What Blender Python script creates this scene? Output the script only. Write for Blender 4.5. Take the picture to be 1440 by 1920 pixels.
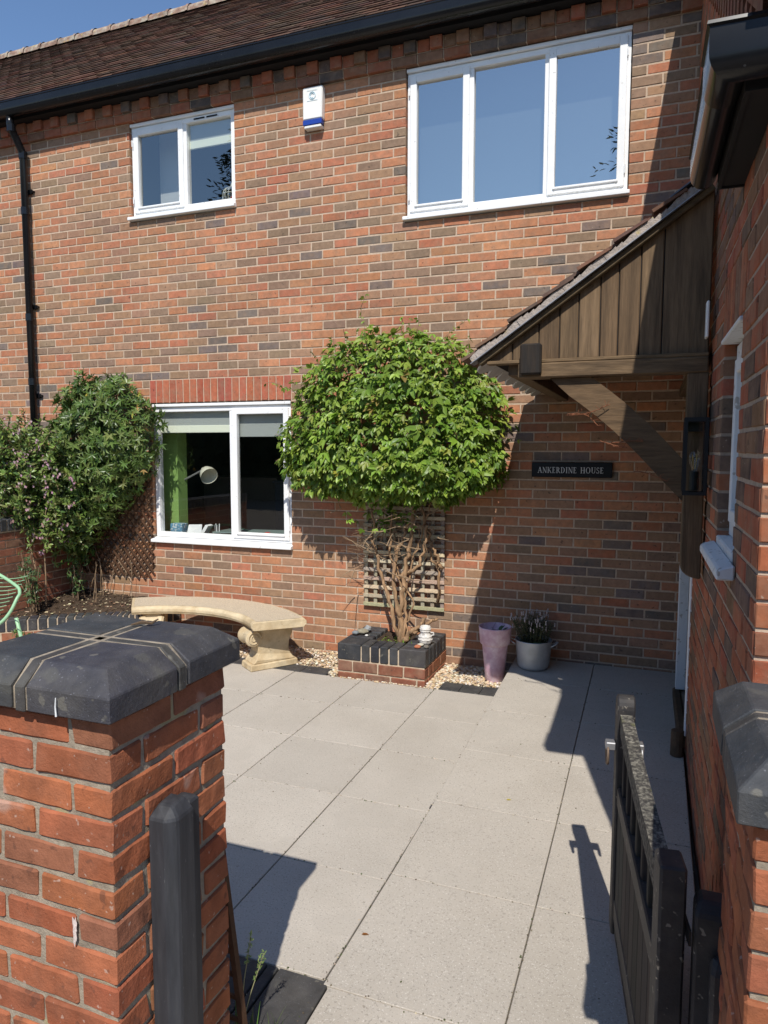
import bpy, bmesh, math, random
import numpy as np
from mathutils import Vector, Matrix, noise
RN = random.Random(11)
scene = bpy.context.scene
COL = scene.collection
for o in list(bpy.data.objects): bpy.data.objects.remove(o)

# ------------------------------------------------------------------ camera
CAMP = Vector((-0.1944, -5.6655, 1.8175)); YAW, PIT, ROL = -0.3628, -0.0890, 0.0017
FPX = 1324.4
cam = bpy.data.cameras.new('camera'); camo = bpy.data.objects.new('camera', cam); COL.objects.link(camo)
cf = Vector((math.sin(YAW)*math.cos(PIT), math.cos(YAW)*math.cos(PIT), math.sin(PIT)))
r0 = Vector((math.cos(YAW), -math.sin(YAW), 0)); u0 = r0.cross(cf)
cr = math.cos(ROL)*r0+math.sin(ROL)*u0; cu = -math.sin(ROL)*r0+math.cos(ROL)*u0
camo.matrix_world = Matrix(((cr.x, cu.x, -cf.x, CAMP.x), (cr.y, cu.y, -cf.y, CAMP.y), (cr.z, cu.z, -cf.z, CAMP.z), (0, 0, 0, 1)))
cam.sensor_fit = 'HORIZONTAL'; cam.sensor_width = 36; cam.lens = FPX/1440*36
cam.clip_start = .05; cam.clip_end = 2000
scene.camera = camo
def project(p):
    d = Vector(p)-CAMP; z = d.dot(cf)
    if z < .1: return None
    return 720+FPX*d.dot(cr)/z, 960-FPX*d.dot(cu)/z, z

# ------------------------------------------------------------------ light
SX, SZ = .285, 1.22
tosun = Vector((SX, -1, SZ)).normalized()
world = bpy.data.worlds.new('World'); scene.world = world; world.use_nodes = True
wn = world.node_tree; wn.nodes.clear()
sky = wn.nodes.new('ShaderNodeTexSky'); sky.sky_type = 'NISHITA'; sky.sun_disc = False
sky.sun_elevation = math.asin(tosun.z); sky.sun_rotation = math.atan2(tosun.x, tosun.y)
sky.air_density = 1.0; sky.dust_density = .15; sky.ozone_density = 5.0
bg = wn.nodes.new('ShaderNodeBackground'); bg.inputs[1].default_value = .13
wo = wn.nodes.new('ShaderNodeOutputWorld')
wn.links.new(sky.outputs[0], bg.inputs[0]); wn.links.new(bg.outputs[0], wo.inputs[0])
sl = bpy.data.lights.new('sun', 'SUN'); sl.energy = 4.2; sl.angle = math.radians(.53); sl.color = (1, .955, .885)
slo = bpy.data.objects.new('sun', sl); COL.objects.link(slo)
slo.rotation_euler = (-tosun).to_track_quat('-Z', 'Y').to_euler(); slo.location = (3, -12, 15)
scene.view_settings.view_transform = 'Standard'; scene.view_settings.look = 'None'
scene.view_settings.gamma = 1; scene.view_settings.exposure = 0.25
scene.render.resolution_x = 768; scene.render.resolution_y = 1024
try: scene.cycles.max_bounces = 6; scene.cycles.transparent_max_bounces = 8
except Exception: pass

# ------------------------------------------------------------------ materials
def M(name, c=(.5, .5, .5), rough=.8, src=None, var=(6, .25), c2=None, c2scale=3., c2amt=.5, bump=None, spec=.3, metal=0, speck=None, stretch=None, pits=None, emit=None, transl=0, coat=0):
    m = bpy.data.materials.new(name); m.use_nodes = True; nt = m.node_tree; N = nt.nodes; L = nt.links
    b = N['Principled BSDF']; b.inputs['Roughness'].default_value = rough; b.inputs['Metallic'].default_value = metal
    b.inputs['Specular IOR Level'].default_value = spec
    if coat: b.inputs['Coat Weight'].default_value = coat
    tc = N.new('ShaderNodeTexCoord')
    if src == 'obj' or src == 'col' or src is None:
        geo = N.new('ShaderNodeNewGeometry'); vec = geo.outputs['Position']
    if stretch:
        mp = N.new('ShaderNodeMapping'); mp.inputs['Scale'].default_value = stretch
        L.new(vec, mp.inputs[0]); vec = mp.outputs[0]
    if src == 'obj':
        oi = N.new('ShaderNodeObjectInfo'); cur = oi.outputs['Color']
    elif src == 'col':
        at = N.new('ShaderNodeAttribute'); at.attribute_name = 'col'; cur = at.outputs['Color']
    else:
        rgb = N.new('ShaderNodeRGB'); rgb.outputs[0].default_value = (*c, 1); cur = rgb.outputs[0]
    def noise_(scale, det=4, rgh=.6):
        n = N.new('ShaderNodeTexNoise'); n.inputs['Scale'].default_value = scale; n.inputs['Detail'].default_value = det
        n.inputs['Roughness'].default_value = rgh; L.new(vec, n.inputs['Vector']); return n.outputs['Fac']
    def ramp(fac, a, bb):
        r = N.new('ShaderNodeMapRange'); r.inputs[1].default_value = a; r.inputs[2].default_value = bb; L.new(fac, r.inputs[0]); return r.outputs[0]
    def mix(fac, a, bcol, mode='MIX'):
        x = N.new('ShaderNodeMix'); x.data_type = 'RGBA'; x.blend_type = mode
        if isinstance(fac, float): x.inputs[0].default_value = fac
        else: L.new(fac, x.inputs[0])
        L.new(a, x.inputs[6])
        if isinstance(bcol, tuple): x.inputs[7].default_value = (*bcol, 1)
        else: L.new(bcol, x.inputs[7])
        return x.outputs[2]
    if c2:
        f = ramp(noise_(c2scale), .42, .68); mm = N.new('ShaderNodeMath'); mm.operation = 'MULTIPLY'; L.new(f, mm.inputs[0]); mm.inputs[1].default_value = c2amt
        cur = mix(mm.outputs[0], cur, c2)
    if var:
        f = noise_(var[0], 6, .65); r = N.new('ShaderNodeMapRange'); L.new(f, r.inputs[0]); r.inputs[1].default_value = .25; r.inputs[2].default_value = .75
        r.inputs[3].default_value = 1-var[1]; r.inputs[4].default_value = 1+var[1]
        h = N.new('ShaderNodeVectorMath'); h.operation = 'SCALE'; L.new(cur, h.inputs[0]); L.new(r.outputs[0], h.inputs['Scale']); cur = h.outputs[0]
    if src in ('obj', 'col') and name.startswith('brick'):
        f = noise_(1.1, 3, .5); r = N.new('ShaderNodeMapRange'); L.new(f, r.inputs[0]); r.inputs[1].default_value = .3; r.inputs[2].default_value = .7; r.inputs[3].default_value = .88; r.inputs[4].default_value = 1.12
        h = N.new('ShaderNodeVectorMath'); h.operation = 'SCALE'; L.new(cur, h.inputs[0]); L.new(r.outputs[0], h.inputs['Scale']); cur = h.outputs[0]
    if speck:   # (scale, threshold, colour, amount)
        for (s, th, cc, am) in speck:
            f = ramp(noise_(s, 2, .5), th, th+.04); mm = N.new('ShaderNodeMath'); mm.operation = 'MULTIPLY'; L.new(f, mm.inputs[0]); mm.inputs[1].default_value = am
            cur = mix(mm.outputs[0], cur, cc)
    L.new(cur, b.inputs['Base Color'])
    if bump:
        prev = None
        for (s, st, d) in bump:
            bp = N.new('ShaderNodeBump'); bp.inputs['Strength'].default_value = st; bp.inputs['Distance'].default_value = d
            L.new(noise_(s, 5, .65), bp.inputs['Height'])
            if prev: L.new(prev, bp.inputs['Normal'])
            prev = bp.outputs[0]
        L.new(prev, b.inputs['Normal'])
    if transl:
        tr = N.new('ShaderNodeBsdfTranslucent'); L.new(cur, tr.inputs[0]); ms = N.new('ShaderNodeMixShader'); ms.inputs[0].default_value = transl
        L.new(b.outputs[0], ms.inputs[1]); L.new(tr.outputs[0], ms.inputs[2]); L.new(ms.outputs[0], N['Material Output'].inputs[0])
    return m
BB = [(60, .35, .004), (350, .3, .001)]
BSP = [(28, .67, (.05, .04, .035), .55), (60, .70, (.45, .36, .28), .5)]
MAT = {}
MAT['brick_o'] = M('brick_face', src='obj', var=(22, .22), rough=.9, spec=.15, c2=(.27, .175, .115), c2scale=13, c2amt=.5, bump=BB, speck=BSP)
MAT['brick_c'] = M('brick_face_far', src='col', var=(22, .22), rough=.9, spec=.15, c2=(.27, .175, .115), c2scale=13, c2amt=.5, bump=BB, speck=BSP)
MAT['blue_o'] = M('blue_brick', src='obj', var=(14, .35), rough=.68, spec=.35, c2=(.085, .078, .07), c2scale=6, c2amt=.65, bump=[(55, .45, .005), (220, .45, .002)], speck=[(210, .68, (.22, .22, .24), .5), (26, .67, (.19, .175, .14), .5), (8, .64, (.10, .095, .08), .5)])
MAT['mortar'] = M('mortar', (.52, .395, .29), .95, var=(40, .22), c2=(.40, .30, .21), c2scale=1.5, c2amt=.6, bump=[(120, .5, .004)], spec=.1)
MAT['mortar_g'] = M('grey_mortar', (.34, .285, .215), .95, var=(30, .3), c2=(.2, .17, .13), c2scale=7, bump=[(110, .7, .006)], spec=.1, speck=[(9, .63, (.42, .36, .12), .35)])
MAT['mortar_c'] = M('weathered_cap_mortar', (.33, .275, .205), .95, var=(25, .45), c2=(.17, .14, .11), c2scale=14, c2amt=.7, bump=[(90, .7, .006)], spec=.1)
MAT['mortar_b'] = M('buff_mortar', (.50, .40, .29), .95, var=(40, .3), bump=[(120, .5, .004)], spec=.1)
MAT['slab'] = M('concrete_slab', src='obj', var=(2.2, .07), rough=.9, spec=.15, c2=(.385, .34, .28), c2scale=1.7, c2amt=.45, bump=[(240, .45, .003), (900, .3, .001)],
                speck=[(130, .60, (.26, .235, .20), .6), (170, .63, (.66, .62, .55), .6), (38, .72, (.19, .16, .12), .55), (2.2, .60, (.40, .36, .305), .35)])
MAT['ground'] = M('ground_earth', (.16, .14, .12), .95, var=(3, .3), bump=[(40, .6, .01)], spec=.1)
MAT['tile'] = M('roof_tile', src='col', var=(5, .3), rough=.9, c2=(.075, .06, .038), c2scale=2.2, c2amt=.5, bump=[(70, .4, .004)], spec=.15, speck=[(24, .68, (.24, .2, .11), .5)])
MAT['tile_o'] = M('porch_tile', src='obj', var=(12, .3), rough=.88, c2=(.10, .085, .07), c2scale=6, c2amt=.5, bump=[(70, .5, .004)], spec=.2)
MAT['ridge'] = M('ridge_tile', (.24, .15, .11), .92, var=(10, .45), c2=(.42, .39, .31), c2scale=11, c2amt=.8, bump=[(50, .6, .01)], speck=[(14, .64, (.42, .30, .10), .6)])
MAT['white'] = M('white_paint', (.80, .80, .79), .45, var=(9, .05), bump=[(60, .12, .002)], speck=[(34, .70, (.42, .38, .32), .6)])
MAT['worn'] = M('flaking_white_paint', (.66, .67, .67), .6, var=(12, .16), bump=[(60, .4, .003)], speck=[(26, .62, (.30, .26, .21), .7)], c2=(.5, .5, .49), c2scale=12)
MAT['plastic'] = M('black_plastic', (.009, .0095, .011), .22, var=(4, .3), spec=.32, speck=[(60, .74, (.2, .2, .2), .35)])
MAT['soffit'] = M('black_soffit', (.012, .012, .013), .7, var=(4, .3), speck=[(30, .74, (.12, .11, .10), .5)])
MAT['oak'] = M('dark_oak', src='obj', var=(6, .3), rough=.72, spec=.25, stretch=(22, 22, 1.6), c2=(.05, .032, .018), c2scale=1.4, c2amt=.6, bump=[(3, .5, .006)])
MAT['oak_x'] = M('dark_oak_beam', src='obj', var=(6, .3), rough=.72, spec=.25, stretch=(2.5, 22, 22), c2=(.035, .022, .012), c2scale=1.4, c2amt=.6, bump=[(3, .5, .006)])
MAT['vergem'] = M('verge_mortar', (.36, .31, .27), .95, var=(14, .3), c2=(.30, .24, .19), c2scale=9, bump=[(40, .9, .015)], speck=[(11, .62, (.46, .36, .10), .55)])
MAT['greywood'] = M('weathered_lath', src='obj', var=(10, .35), rough=.9, stretch=(4, 14, 14), bump=[(6, .5, .004)], spec=.1)
MAT['brownwood'] = M('brown_lath', (.085, .045, .026), .8, var=(20, .35), spec=.15)
MAT['gatep'] = M('worn_black_paint', (.026, .025, .027), .62, var=(9, .35), spec=.3, c2=(.09, .075, .06), c2scale=8, c2amt=.45, bump=[(90, .4, .003)], speck=[(44, .66, (.30, .27, .22), .55)])
MAT['gated'] = M('weathered_dark_board', src='obj', var=(8, .3), rough=.82, stretch=(16, 16, 1.4), bump=[(4, .5, .004)], spec=.2)
MAT['lichen'] = M('lichened_rail', (.042, .038, .034), .9, var=(30, .5), c2=(.26, .24, .19), c2scale=85, c2amt=.75, bump=[(60, .5, .003)], speck=[(9, .6, (.13, .13, .05), .5)])
MAT['postp'] = M('dark_grey_paint', (.032, .033, .038), .6, var=(7, .35), stretch=(9, 9, .9), spec=.35, c2=(.06, .06, .062), c2scale=5, c2amt=.35, bump=[(9, .15, .002)], speck=[(48, .74, (.36, .36, .36), .5)])
MAT['stone'] = M('cast_stone', (.60, .49, .32), .92, var=(9, .24), c2=(.42, .30, .16), c2scale=6, c2amt=.75, bump=[(70, .5, .006), (330, .4, .002)], spec=.15, speck=[(150, .67, (.34, .26, .17), .45), (16, .68, (.30, .22, .14), .55)])
MAT['stonetop'] = M('exposed_aggregate', (.56, .46, .33), .95, var=(150, .5), bump=[(140, .9, .008)], spec=.15, speck=[(170, .60, (.25, .18, .13), .6), (210, .62, (.7, .66, .58), .6)])
MAT['gravel'] = M('pebble', src='col', var=(60, .15), rough=.7, spec=.3)
MAT['soil'] = M('soil', (.075, .052, .036), .98, var=(30, .5), bump=[(40, .9, .03)], spec=.1)
MAT['chip'] = M('bark_chip', src='col', var=(30, .3), rough=.9, spec=.1)
MAT['pbrick'] = M('worn_pillar_brick', src='obj', var=(16, .3), rough=.92, spec=.15, c2=(.24, .10, .058), c2scale=10, c2amt=.55, bump=[(35, .5, .008), (160, .5, .003)], speck=[(24, .66, (.10, .05, .035), .5), (55, .68, (.55, .42, .34), .5), (6.5, .66, (.52, .40, .33), .45)])
MAT['leaf'] = M('climber_leaf', src='col', var=None, rough=.42, spec=.4, transl=.28)
MAT['leafo'] = M('climber_leaf_single', src='obj', var=None, rough=.42, spec=.4, transl=.28)
MAT['leaf2'] = M('shrub_leaf', src='col', var=None, rough=.38, spec=.45, transl=.22)
MAT['bark'] = M('vine_bark', (.36, .225, .125), .95, var=(40, .55), stretch=(1, 1, .22), c2=(.14, .09, .055), c2scale=26, c2amt=.8, bump=[(40, .8, .01)], spec=.1)
MAT['twig'] = M('dry_twig', (.27, .19, .12), .9, var=(20, .3), spec=.1)
MAT['redtwig'] = M('red_tendril', (.20, .075, .035), .8, var=(20, .3))
MAT['pink'] = M('pink_glaze', (.64, .40, .48), .55, var=(14, .16), c2=(.74, .64, .66), c2scale=14, c2amt=.7, bump=[(60, .2, .003)], spec=.35)
MAT['metal'] = M('galvanised_metal', (.44, .46, .47), .5, var=(9, .14), metal=.35, c2=(.36, .38, .38), c2scale=8, bump=[(40, .08, .002)])
MAT['greenm'] = M('pale_green_enamel', (.30, .52, .30), .4, var=(8, .1), spec=.4)
MAT['sign'] = M('black_slate', (.006, .006, .007), .3, var=(8, .2), spec=.4)
MAT['letters'] = M('white_lettering', (.62, .62, .60), .7, var=None)
MAT['alarm'] = M('alarm_plastic', (.78, .76, .71), .45, var=None, spec=.4)
MAT['blue'] = M('blue_plastic', (.015, .05, .30), .35, var=None, spec=.4)
MAT['paleblue'] = M('faded_print', (.52, .68, .76), .6, var=None)
MAT['ceramic'] = M('white_ceramic', (.66, .63, .58), .4, var=(12, .1), speck=[(26, .63, (.25, .22, .20), .6)], spec=.4)
MAT['rock'] = M('beach_stone', src='obj', var=(30, .3), rough=.85, bump=[(30, .6, .01)])
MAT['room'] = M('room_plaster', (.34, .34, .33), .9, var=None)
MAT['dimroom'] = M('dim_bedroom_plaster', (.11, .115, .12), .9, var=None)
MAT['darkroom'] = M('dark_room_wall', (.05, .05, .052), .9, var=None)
MAT['greenwall'] = M('green_paint', (.22, .36, .10), .85, var=None)
MAT['fillblind'] = M('pane_fill_blind', (.13, .14, .14), .85, var=None)
MAT['blind'] = M('roller_blind', (.34, .36, .34), .85, var=None)
MAT['blindbar'] = M('blind_bar', (.74, .76, .62), .7, var=None)
MAT['cream'] = M('cream_enamel', (.64, .62, .50), .35, var=None, spec=.4)
MAT['paper'] = M('paper', (.82, .82, .8), .8, var=None)
MAT['book'] = M('blue_print', (.10, .25, .36), .6, var=(70, .6), speck=[(60, .55, (.7, .7, .66), .8)])
MAT['red'] = M('red_plastic', (.55, .03, .02), .4, var=None)
MAT['flower'] = M('petal', src='col', var=None, rough=.6, transl=.3)
MAT['conifer'] = M('conifer_foliage', (.02, .035, .018), .8, var=(3, .4))
MAT['hedge'] = M('hedge_foliage', (.05, .065, .03), .8, var=(4, .5))
MAT['grassm'] = M('grass_blade', src='col', var=None, rough=.5, transl=.3)
MAT['black'] = M('black_metal', (.010, .010, .011), .4, var=None, spec=.4)
MAT['brass'] = M('bulb_filament', (.75, .55, .2), .3, var=None, metal=1)
MAT['steel'] = M('rusty_ring', (.17, .12, .085), .6, var=(40, .4), metal=.5)
MAT['zinc'] = M('zinc', (.32, .32, .33), .45, var=(30, .2), metal=.6)
MAT['logm'] = M('log_wood', (.10, .065, .038), .85, var=(16, .4), bump=[(30, .7, .01)])
MAT['lead'] = M('lead_flashing', (.14, .16, .20), .55, var=(16, .3), metal=.3, bump=[(30, .4, .01)])
MAT['lavpur'] = M('lavender_flower', (.42, .36, .34), .8, var=None)
MAT['bird'] = M('dropping', (.75, .75, .73), .8, var=None)
MAT['stain'] = M('white_splash', (.62, .52, .47), .95, var=(90, .35), bump=[(90, .6, .004)])
def glass_mat(name, base, tint):
    m = bpy.data.materials.new(name); m.use_nodes = True; nt = m.node_tree; N = nt.nodes; L = nt.links; N.clear()
    o = N.new('ShaderNodeOutputMaterial'); t = N.new('ShaderNodeBsdfTransparent'); t.inputs[0].default_value = (*tint, 1)
    g = N.new('ShaderNodeBsdfGlossy'); g.inputs['Roughness'].default_value = 0.0; g.inputs[0].default_value = (1, .97, .90, 1)
    lw = N.new('ShaderNodeLayerWeight'); lw.inputs[0].default_value = .5
    pw_ = N.new('ShaderNodeMath'); pw_.operation = 'POWER'; pw_.inputs[1].default_value = 5; L.new(lw.outputs['Facing'], pw_.inputs[0])
    mr = N.new('ShaderNodeMapRange'); mr.inputs[1].default_value = 0; mr.inputs[2].default_value = 1; mr.inputs[3].default_value = base; mr.inputs[4].default_value = 1; L.new(pw_.outputs[0], mr.inputs[0])
    x = N.new('ShaderNodeMixShader'); L.new(mr.outputs[0], x.inputs[0]); L.new(t.outputs[0], x.inputs[1]); L.new(g.outputs[0], x.inputs[2]); L.new(x.outputs[0], o.inputs[0])
    return m
MAT['glass'] = glass_mat('window_glass', .50, (.82, .88, .86)); MAT['glass1'] = glass_mat('lantern_glass', .06, (.95, .96, .96))
MAT['glassmid'] = glass_mat('window_glass_darker', .24, (.9, .93, .92))
MAT['glasslow'] = glass_mat('window_glass_clear', .11, (.94, .96, .95))

# ------------------------------------------------------------------ builders
def wloc(o):
    v = Vector((0, 0, 0))
    while o is not None: v += o.location; o = o.parent
    return v
def tag(o, label=None, cat=None, group=None, kind=None):
    if label: o['label'] = label
    if cat: o['category'] = cat
    if group: o['group'] = group
    if kind: o['kind'] = kind
    return o
def thing(name, label, cat, loc=(0, 0, 0), group=None):
    o = bpy.data.objects.new(name, None); COL.objects.link(o); o.location = loc; o.empty_display_size = .1
    return tag(o, label, cat, group)
class MB:
    def __init__(s): s.v = []; s.f = []; s.c = []
    def add(s, vs, fs, col=None):
        k = len(s.v); s.v += [tuple(v) for v in vs]
        for f in fs: s.f.append(tuple(i+k for i in f)); s.c.append(col)
        return s
    def box(s, x0, x1, y0, y1, z0, z1, col=None):
        if x0 > x1: x0, x1 = x1, x0
        if y0 > y1: y0, y1 = y1, y0
        return s.add([(x0, y0, z0), (x1, y0, z0), (x1, y1, z0), (x0, y1, z0), (x0, y0, z1), (x1, y0, z1), (x1, y1, z1), (x0, y1, z1)],
                     [(0, 3, 2, 1), (4, 5, 6, 7), (0, 1, 5, 4), (1, 2, 6, 5), (2, 3, 7, 6), (3, 0, 4, 7)], col)
    def hexa(s, pts, col=None):
        return s.add(pts, [(0, 3, 2, 1), (4, 5, 6, 7), (0, 1, 5, 4), (1, 2, 6, 5), (2, 3, 7, 6), (3, 0, 4, 7)], col)
    def prism(s, poly, ext, col=None):
        n = len(poly); e = Vector(ext); a = [Vector(p) for p in poly]
        return s.add(a+[p+e for p in a], [tuple(range(n-1, -1, -1)), tuple(range(n, 2*n))]+[(i, (i+1) % n, n+(i+1) % n, n+i) for i in range(n)], col)
    def tube(s, pts, rad, n=8, col=None, cap=True):
        pts = [Vector(p) for p in pts]; m = len(pts); rads = rad if isinstance(rad, (list, tuple)) else [rad]*m
        vs = []; prev = None
        for i, p in enumerate(pts):
            t = (pts[min(i+1, m-1)]-pts[max(i-1, 0)])
            t = t.normalized() if t.length > 1e-9 else Vector((0, 0, 1))
            if prev is None: a = t.orthogonal().normalized()
            else:
                a = prev-t*prev.dot(t); a = a.normalized() if a.length > 1e-6 else t.orthogonal().normalized()
            prev = a; b = t.cross(a)
            for k in range(n):
                q = 2*math.pi*k/n; vs.append(p+(a*math.cos(q)+b*math.sin(q))*rads[i])
        fs = [(i*n+k, i*n+(k+1) % n, (i+1)*n+(k+1) % n, (i+1)*n+k) for i in range(m-1) for k in range(n)]
        if cap: fs += [tuple(range(n-1, -1, -1)), tuple(range((m-1)*n, m*n))]
        return s.add(vs, fs, col)
    def lathe(s, prof, c, n=28, col=None, sx=1, sy=1):
        vs = [(c[0]+r*math.cos(2*math.pi*k/n)*sx, c[1]+r*math.sin(2*math.pi*k/n)*sy, c[2]+z) for (r, z) in prof for k in range(n)]
        m = len(prof)
        return s.add(vs, [(i*n+k, i*n+(k+1) % n, (i+1)*n+(k+1) % n, (i+1)*n+k) for i in range(m-1) for k in range(n)], col)
    def build(s, name, mat, parent=None, smooth=False, bevel=0, seg=1, base=True, fix=False):
        me = bpy.data.meshes.new(name)
        if parent is not None: org = wloc(parent)
        else:
            a = np.array(s.v); org = Vector((a[:, 0].mean(), a[:, 1].mean(), a[:, 2].min())) if base else Vector((0, 0, 0))
        me.from_pydata([(v[0]-org.x, v[1]-org.y, v[2]-org.z) for v in s.v], [], s.f)
        if any(c is not None for c in s.c):
            at = me.color_attributes.new('col', 'FLOAT_COLOR', 'CORNER')
            arr = np.ones((len(me.loops), 4), np.float32); k = 0
            for f, c in zip(s.f, s.c):
                n = len(f)
                if c is not None: arr[k:k+n, :3] = c
                k += n
            at.data.foreach_set('color', arr.ravel())
        if bevel or fix:
            bm = bmesh.new(); bm.from_mesh(me)
            bmesh.ops.recalc_face_normals(bm, faces=bm.faces)
            if bevel:
                ed = [e for e in bm.edges if len(e.link_faces) == 2 and e.calc_face_angle(0) > .6]
                bmesh.ops.bevel(bm, geom=ed, offset=bevel, segments=seg, affect='EDGES', clamp_overlap=True)
            bm.to_mesh(me); bm.free()
        if smooth:
            me.shade_smooth()
            if smooth == 'auto': me.set_sharp_from_angle(angle=.7)
        me.materials.append(mat if not isinstance(mat, str) else MAT[mat])
        o = bpy.data.objects.new(name, me); COL.objects.link(o)
        if parent is not None: o.parent = parent
        else: o.location = org
        return o
def single(mb, name, mat, label, cat, group=None, **k): return tag(mb.build(name, mat, None, **k), label, cat, group)
def tone(c, a):
    k = 1+RN.uniform(-a, a); return tuple(x*k for x in c)
def jit(c, a=.08):
    k = 1+RN.uniform(-a, a); return tuple(max(.003, x*k*(1+RN.uniform(-a*.4, a*.4))) for x in c)

# ---- bricks
PAL = [((.435, .195, .103), .34), ((.405, .158, .088), .17), ((.330, .190, .115), .28), ((.255, .168, .113), .16), ((.175, .138, .118), .05)]
PILP = [((.36, .125, .058), .45), ((.33, .105, .052), .3), ((.28, .115, .062), .25)]
PLNP = [((.27, .10, .058), .5), ((.23, .085, .052), .3), ((.20, .10, .065), .2)]
BLU = [((.030, .031, .036), .6), ((.040, .041, .046), .3), ((.052, .05, .05), .1)]
def pick(p, bias=0):
    r = min(.999, max(0, RN.random()+bias)); a = 0
    for c, w in p:
        a += w
        if r <= a: return jit(c, .12)
    return jit(p[0][0], .12)
_bm = {}
def brick_geo(L, H, D, seed):
    r = random.Random(seed); c = .003; j = .0018; h = L/2; q = H/2
    J = lambda a=j: r.uniform(-a, a)
    ob = [(-h, -q), (h, -q), (h, q), (-h, q)]
    v = [(x, D, z) for x, z in ob]
    v += [(x+J(), c+J(.001), z+J()) for x, z in ob]
    s = lambda a: 1 if a > 0 else -1
    v += [(x-s(x)*c+J(), J(.0012), z-s(z)*c+J()) for x, z in ob]
    f = [(8, 9, 10, 11)]+[(4+i, 4+(i+1) % 4, 8+(i+1) % 4, 8+i) for i in range(4)]+[(i, (i+1) % 4, 4+(i+1) % 4, 4+i) for i in range(4)]
    return v, f
def brick_mesh(L, H, D, k, mat):
    key = (round(L, 3), round(H, 3), D, k, mat)
    if key not in _bm:
        v, f = brick_geo(L, H, D, hash(key[:4]) & 0xffff); me = bpy.data.meshes.new('brick'); me.from_pydata(v, [], f); me.materials.append(MAT[mat]); _bm[key] = me
    return _bm[key]
def wall_bricks(parent, O, U, Nn, bricks, pal, mo, mc, limit=300, depth=.09, name='brick'):
    """bricks: (u0,u1,v0,v1,out[,colour]) on the plane O + u*U + v*Z, Nn the outward normal"""
    O = Vector(O); U = Vector(U); Nn = Vector(Nn); Z = Vector((0, 0, 1)); org = wloc(parent)
    rows = []
    for b in bricks:
        u0, u1, v0, v1, out = b[:5]; p = O+U*((u0+u1)/2)+Z*((v0+v1)/2)+Nn*out
        c = b[5] if len(b) > 5 else pick(pal, .30*noise.noise(p*.9+Vector((3, 1, 7)))+.12*noise.noise(p*2.7))
        q = project(p); score = 0
        if q and -40 < q[0] < 1480 and -30 < q[1] < 1950: score = abs((CAMP-p).normalized().dot(Nn))*(u1-u0)*(v1-v0)/q[2]**2
        rows.append((score, p, u1-u0, v1-v0, c))
    rows.sort(key=lambda r: -r[0])
    X = U if U.cross(-Nn).dot(Z) > 0 else -U
    Rm = Matrix(((X.x, -Nn.x, 0), (X.y, -Nn.y, 0), (X.z, -Nn.z, 1)))
    far = MB()
    for i, (sc, p, L, H, c) in enumerate(rows):
        if i < limit and sc > 0:
            o = bpy.data.objects.new(name, brick_mesh(L, H, depth, RN.randrange(4), mo)); COL.objects.link(o); o.parent = parent
            o.matrix_local = Matrix.Translation(p-org) @ Rm.to_4x4(); o.color = (*c, 1)
        else:
            v, f = brick_geo(L, H, depth, RN.randrange(9999)); far.add([p+Rm @ Vector(x) for x in v], f, c)
    if far.f: tag(far.build('brickwork', mc, parent), kind='stuff')
def bond(u0, u1, v0, v1, BL, CH, holes, off=0, J=.0118, out=0, half=True):
    """stretcher bond cut round rectangular holes"""
    res = []; n = int(round((v1-v0)/CH))
    for k in range(n):
        a, b = v0+k*CH, v0+(k+1)*CH; m = (a+b)/2
        spans = [(u0, u1)]
        for (h0, h1, g0, g1) in holes:
            if g0 < m < g1:
                ns = []
                for (s, e) in spans:
                    if h1 <= s or h0 >= e: ns.append((s, e)); continue
                    if h0 > s: ns.append((s, h0))
                    if h1 < e: ns.append((h1, e))
                spans = ns
        sh = off+(BL/2 if k % 2 else 0)
        for (s, e) in spans:
            i = math.floor((s-sh)/BL); x = s
            while x < e-.012:
                nx = sh+(i+1)*BL; i += 1
                if nx <= x+.03: continue
                nx = min(nx, e)
                if e-nx < .03: nx = e
                res.append((x+(J/2 if x > s else .002), nx-(J/2 if nx < e else .002), a+J/2, b-J/2, out+RN.uniform(-.0015, .002))); x = nx
    return res
def wall_core(O, U, Nn, u0, u1, v0, v1, holes, rec=.0035, rev=.10):
    O = Vector(O); U = Vector(U); Nn = Vector(Nn); Z = Vector((0, 0, 1)); mb = MB()
    P = lambda u, v, d=rec: O+U*u+Z*v-Nn*d
    us = sorted({u0, u1, *[h[0]-.004 for h in holes], *[h[1]+.004 for h in holes]}); us = [u for u in us if u0 <= u <= u1]
    vs = sorted({v0, v1, *[h[2]-.004 for h in holes], *[h[3]+.004 for h in holes]}); vs = [v for v in vs if v0 <= v <= v1]
    for a, b in zip(us, us[1:]):
        for c, d in zip(vs, vs[1:]):
            if any(h[0]-.005 < (a+b)/2 < h[1]+.005 and h[2]-.005 < (c+d)/2 < h[3]+.005 for h in holes): continue
            mb.add([P(a, c), P(b, c), P(b, d), P(a, d)], [(0, 1, 2, 3)])
    for h in holes:
        a, b, c, d = h[0]-.004, h[1]+.004, h[2]-.004, h[3]+.004
        q = [(a, c), (b, c), (b, d), (a, d)]
        for i in range(4):
            (ua, va), (ub, vb) = q[i], q[(i+1) % 4]; mb.add([P(ua, va), P(ub, vb), P(ub, vb, rev), P(ua, va, rev)], [(0, 1, 2, 3)])
    return mb

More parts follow.
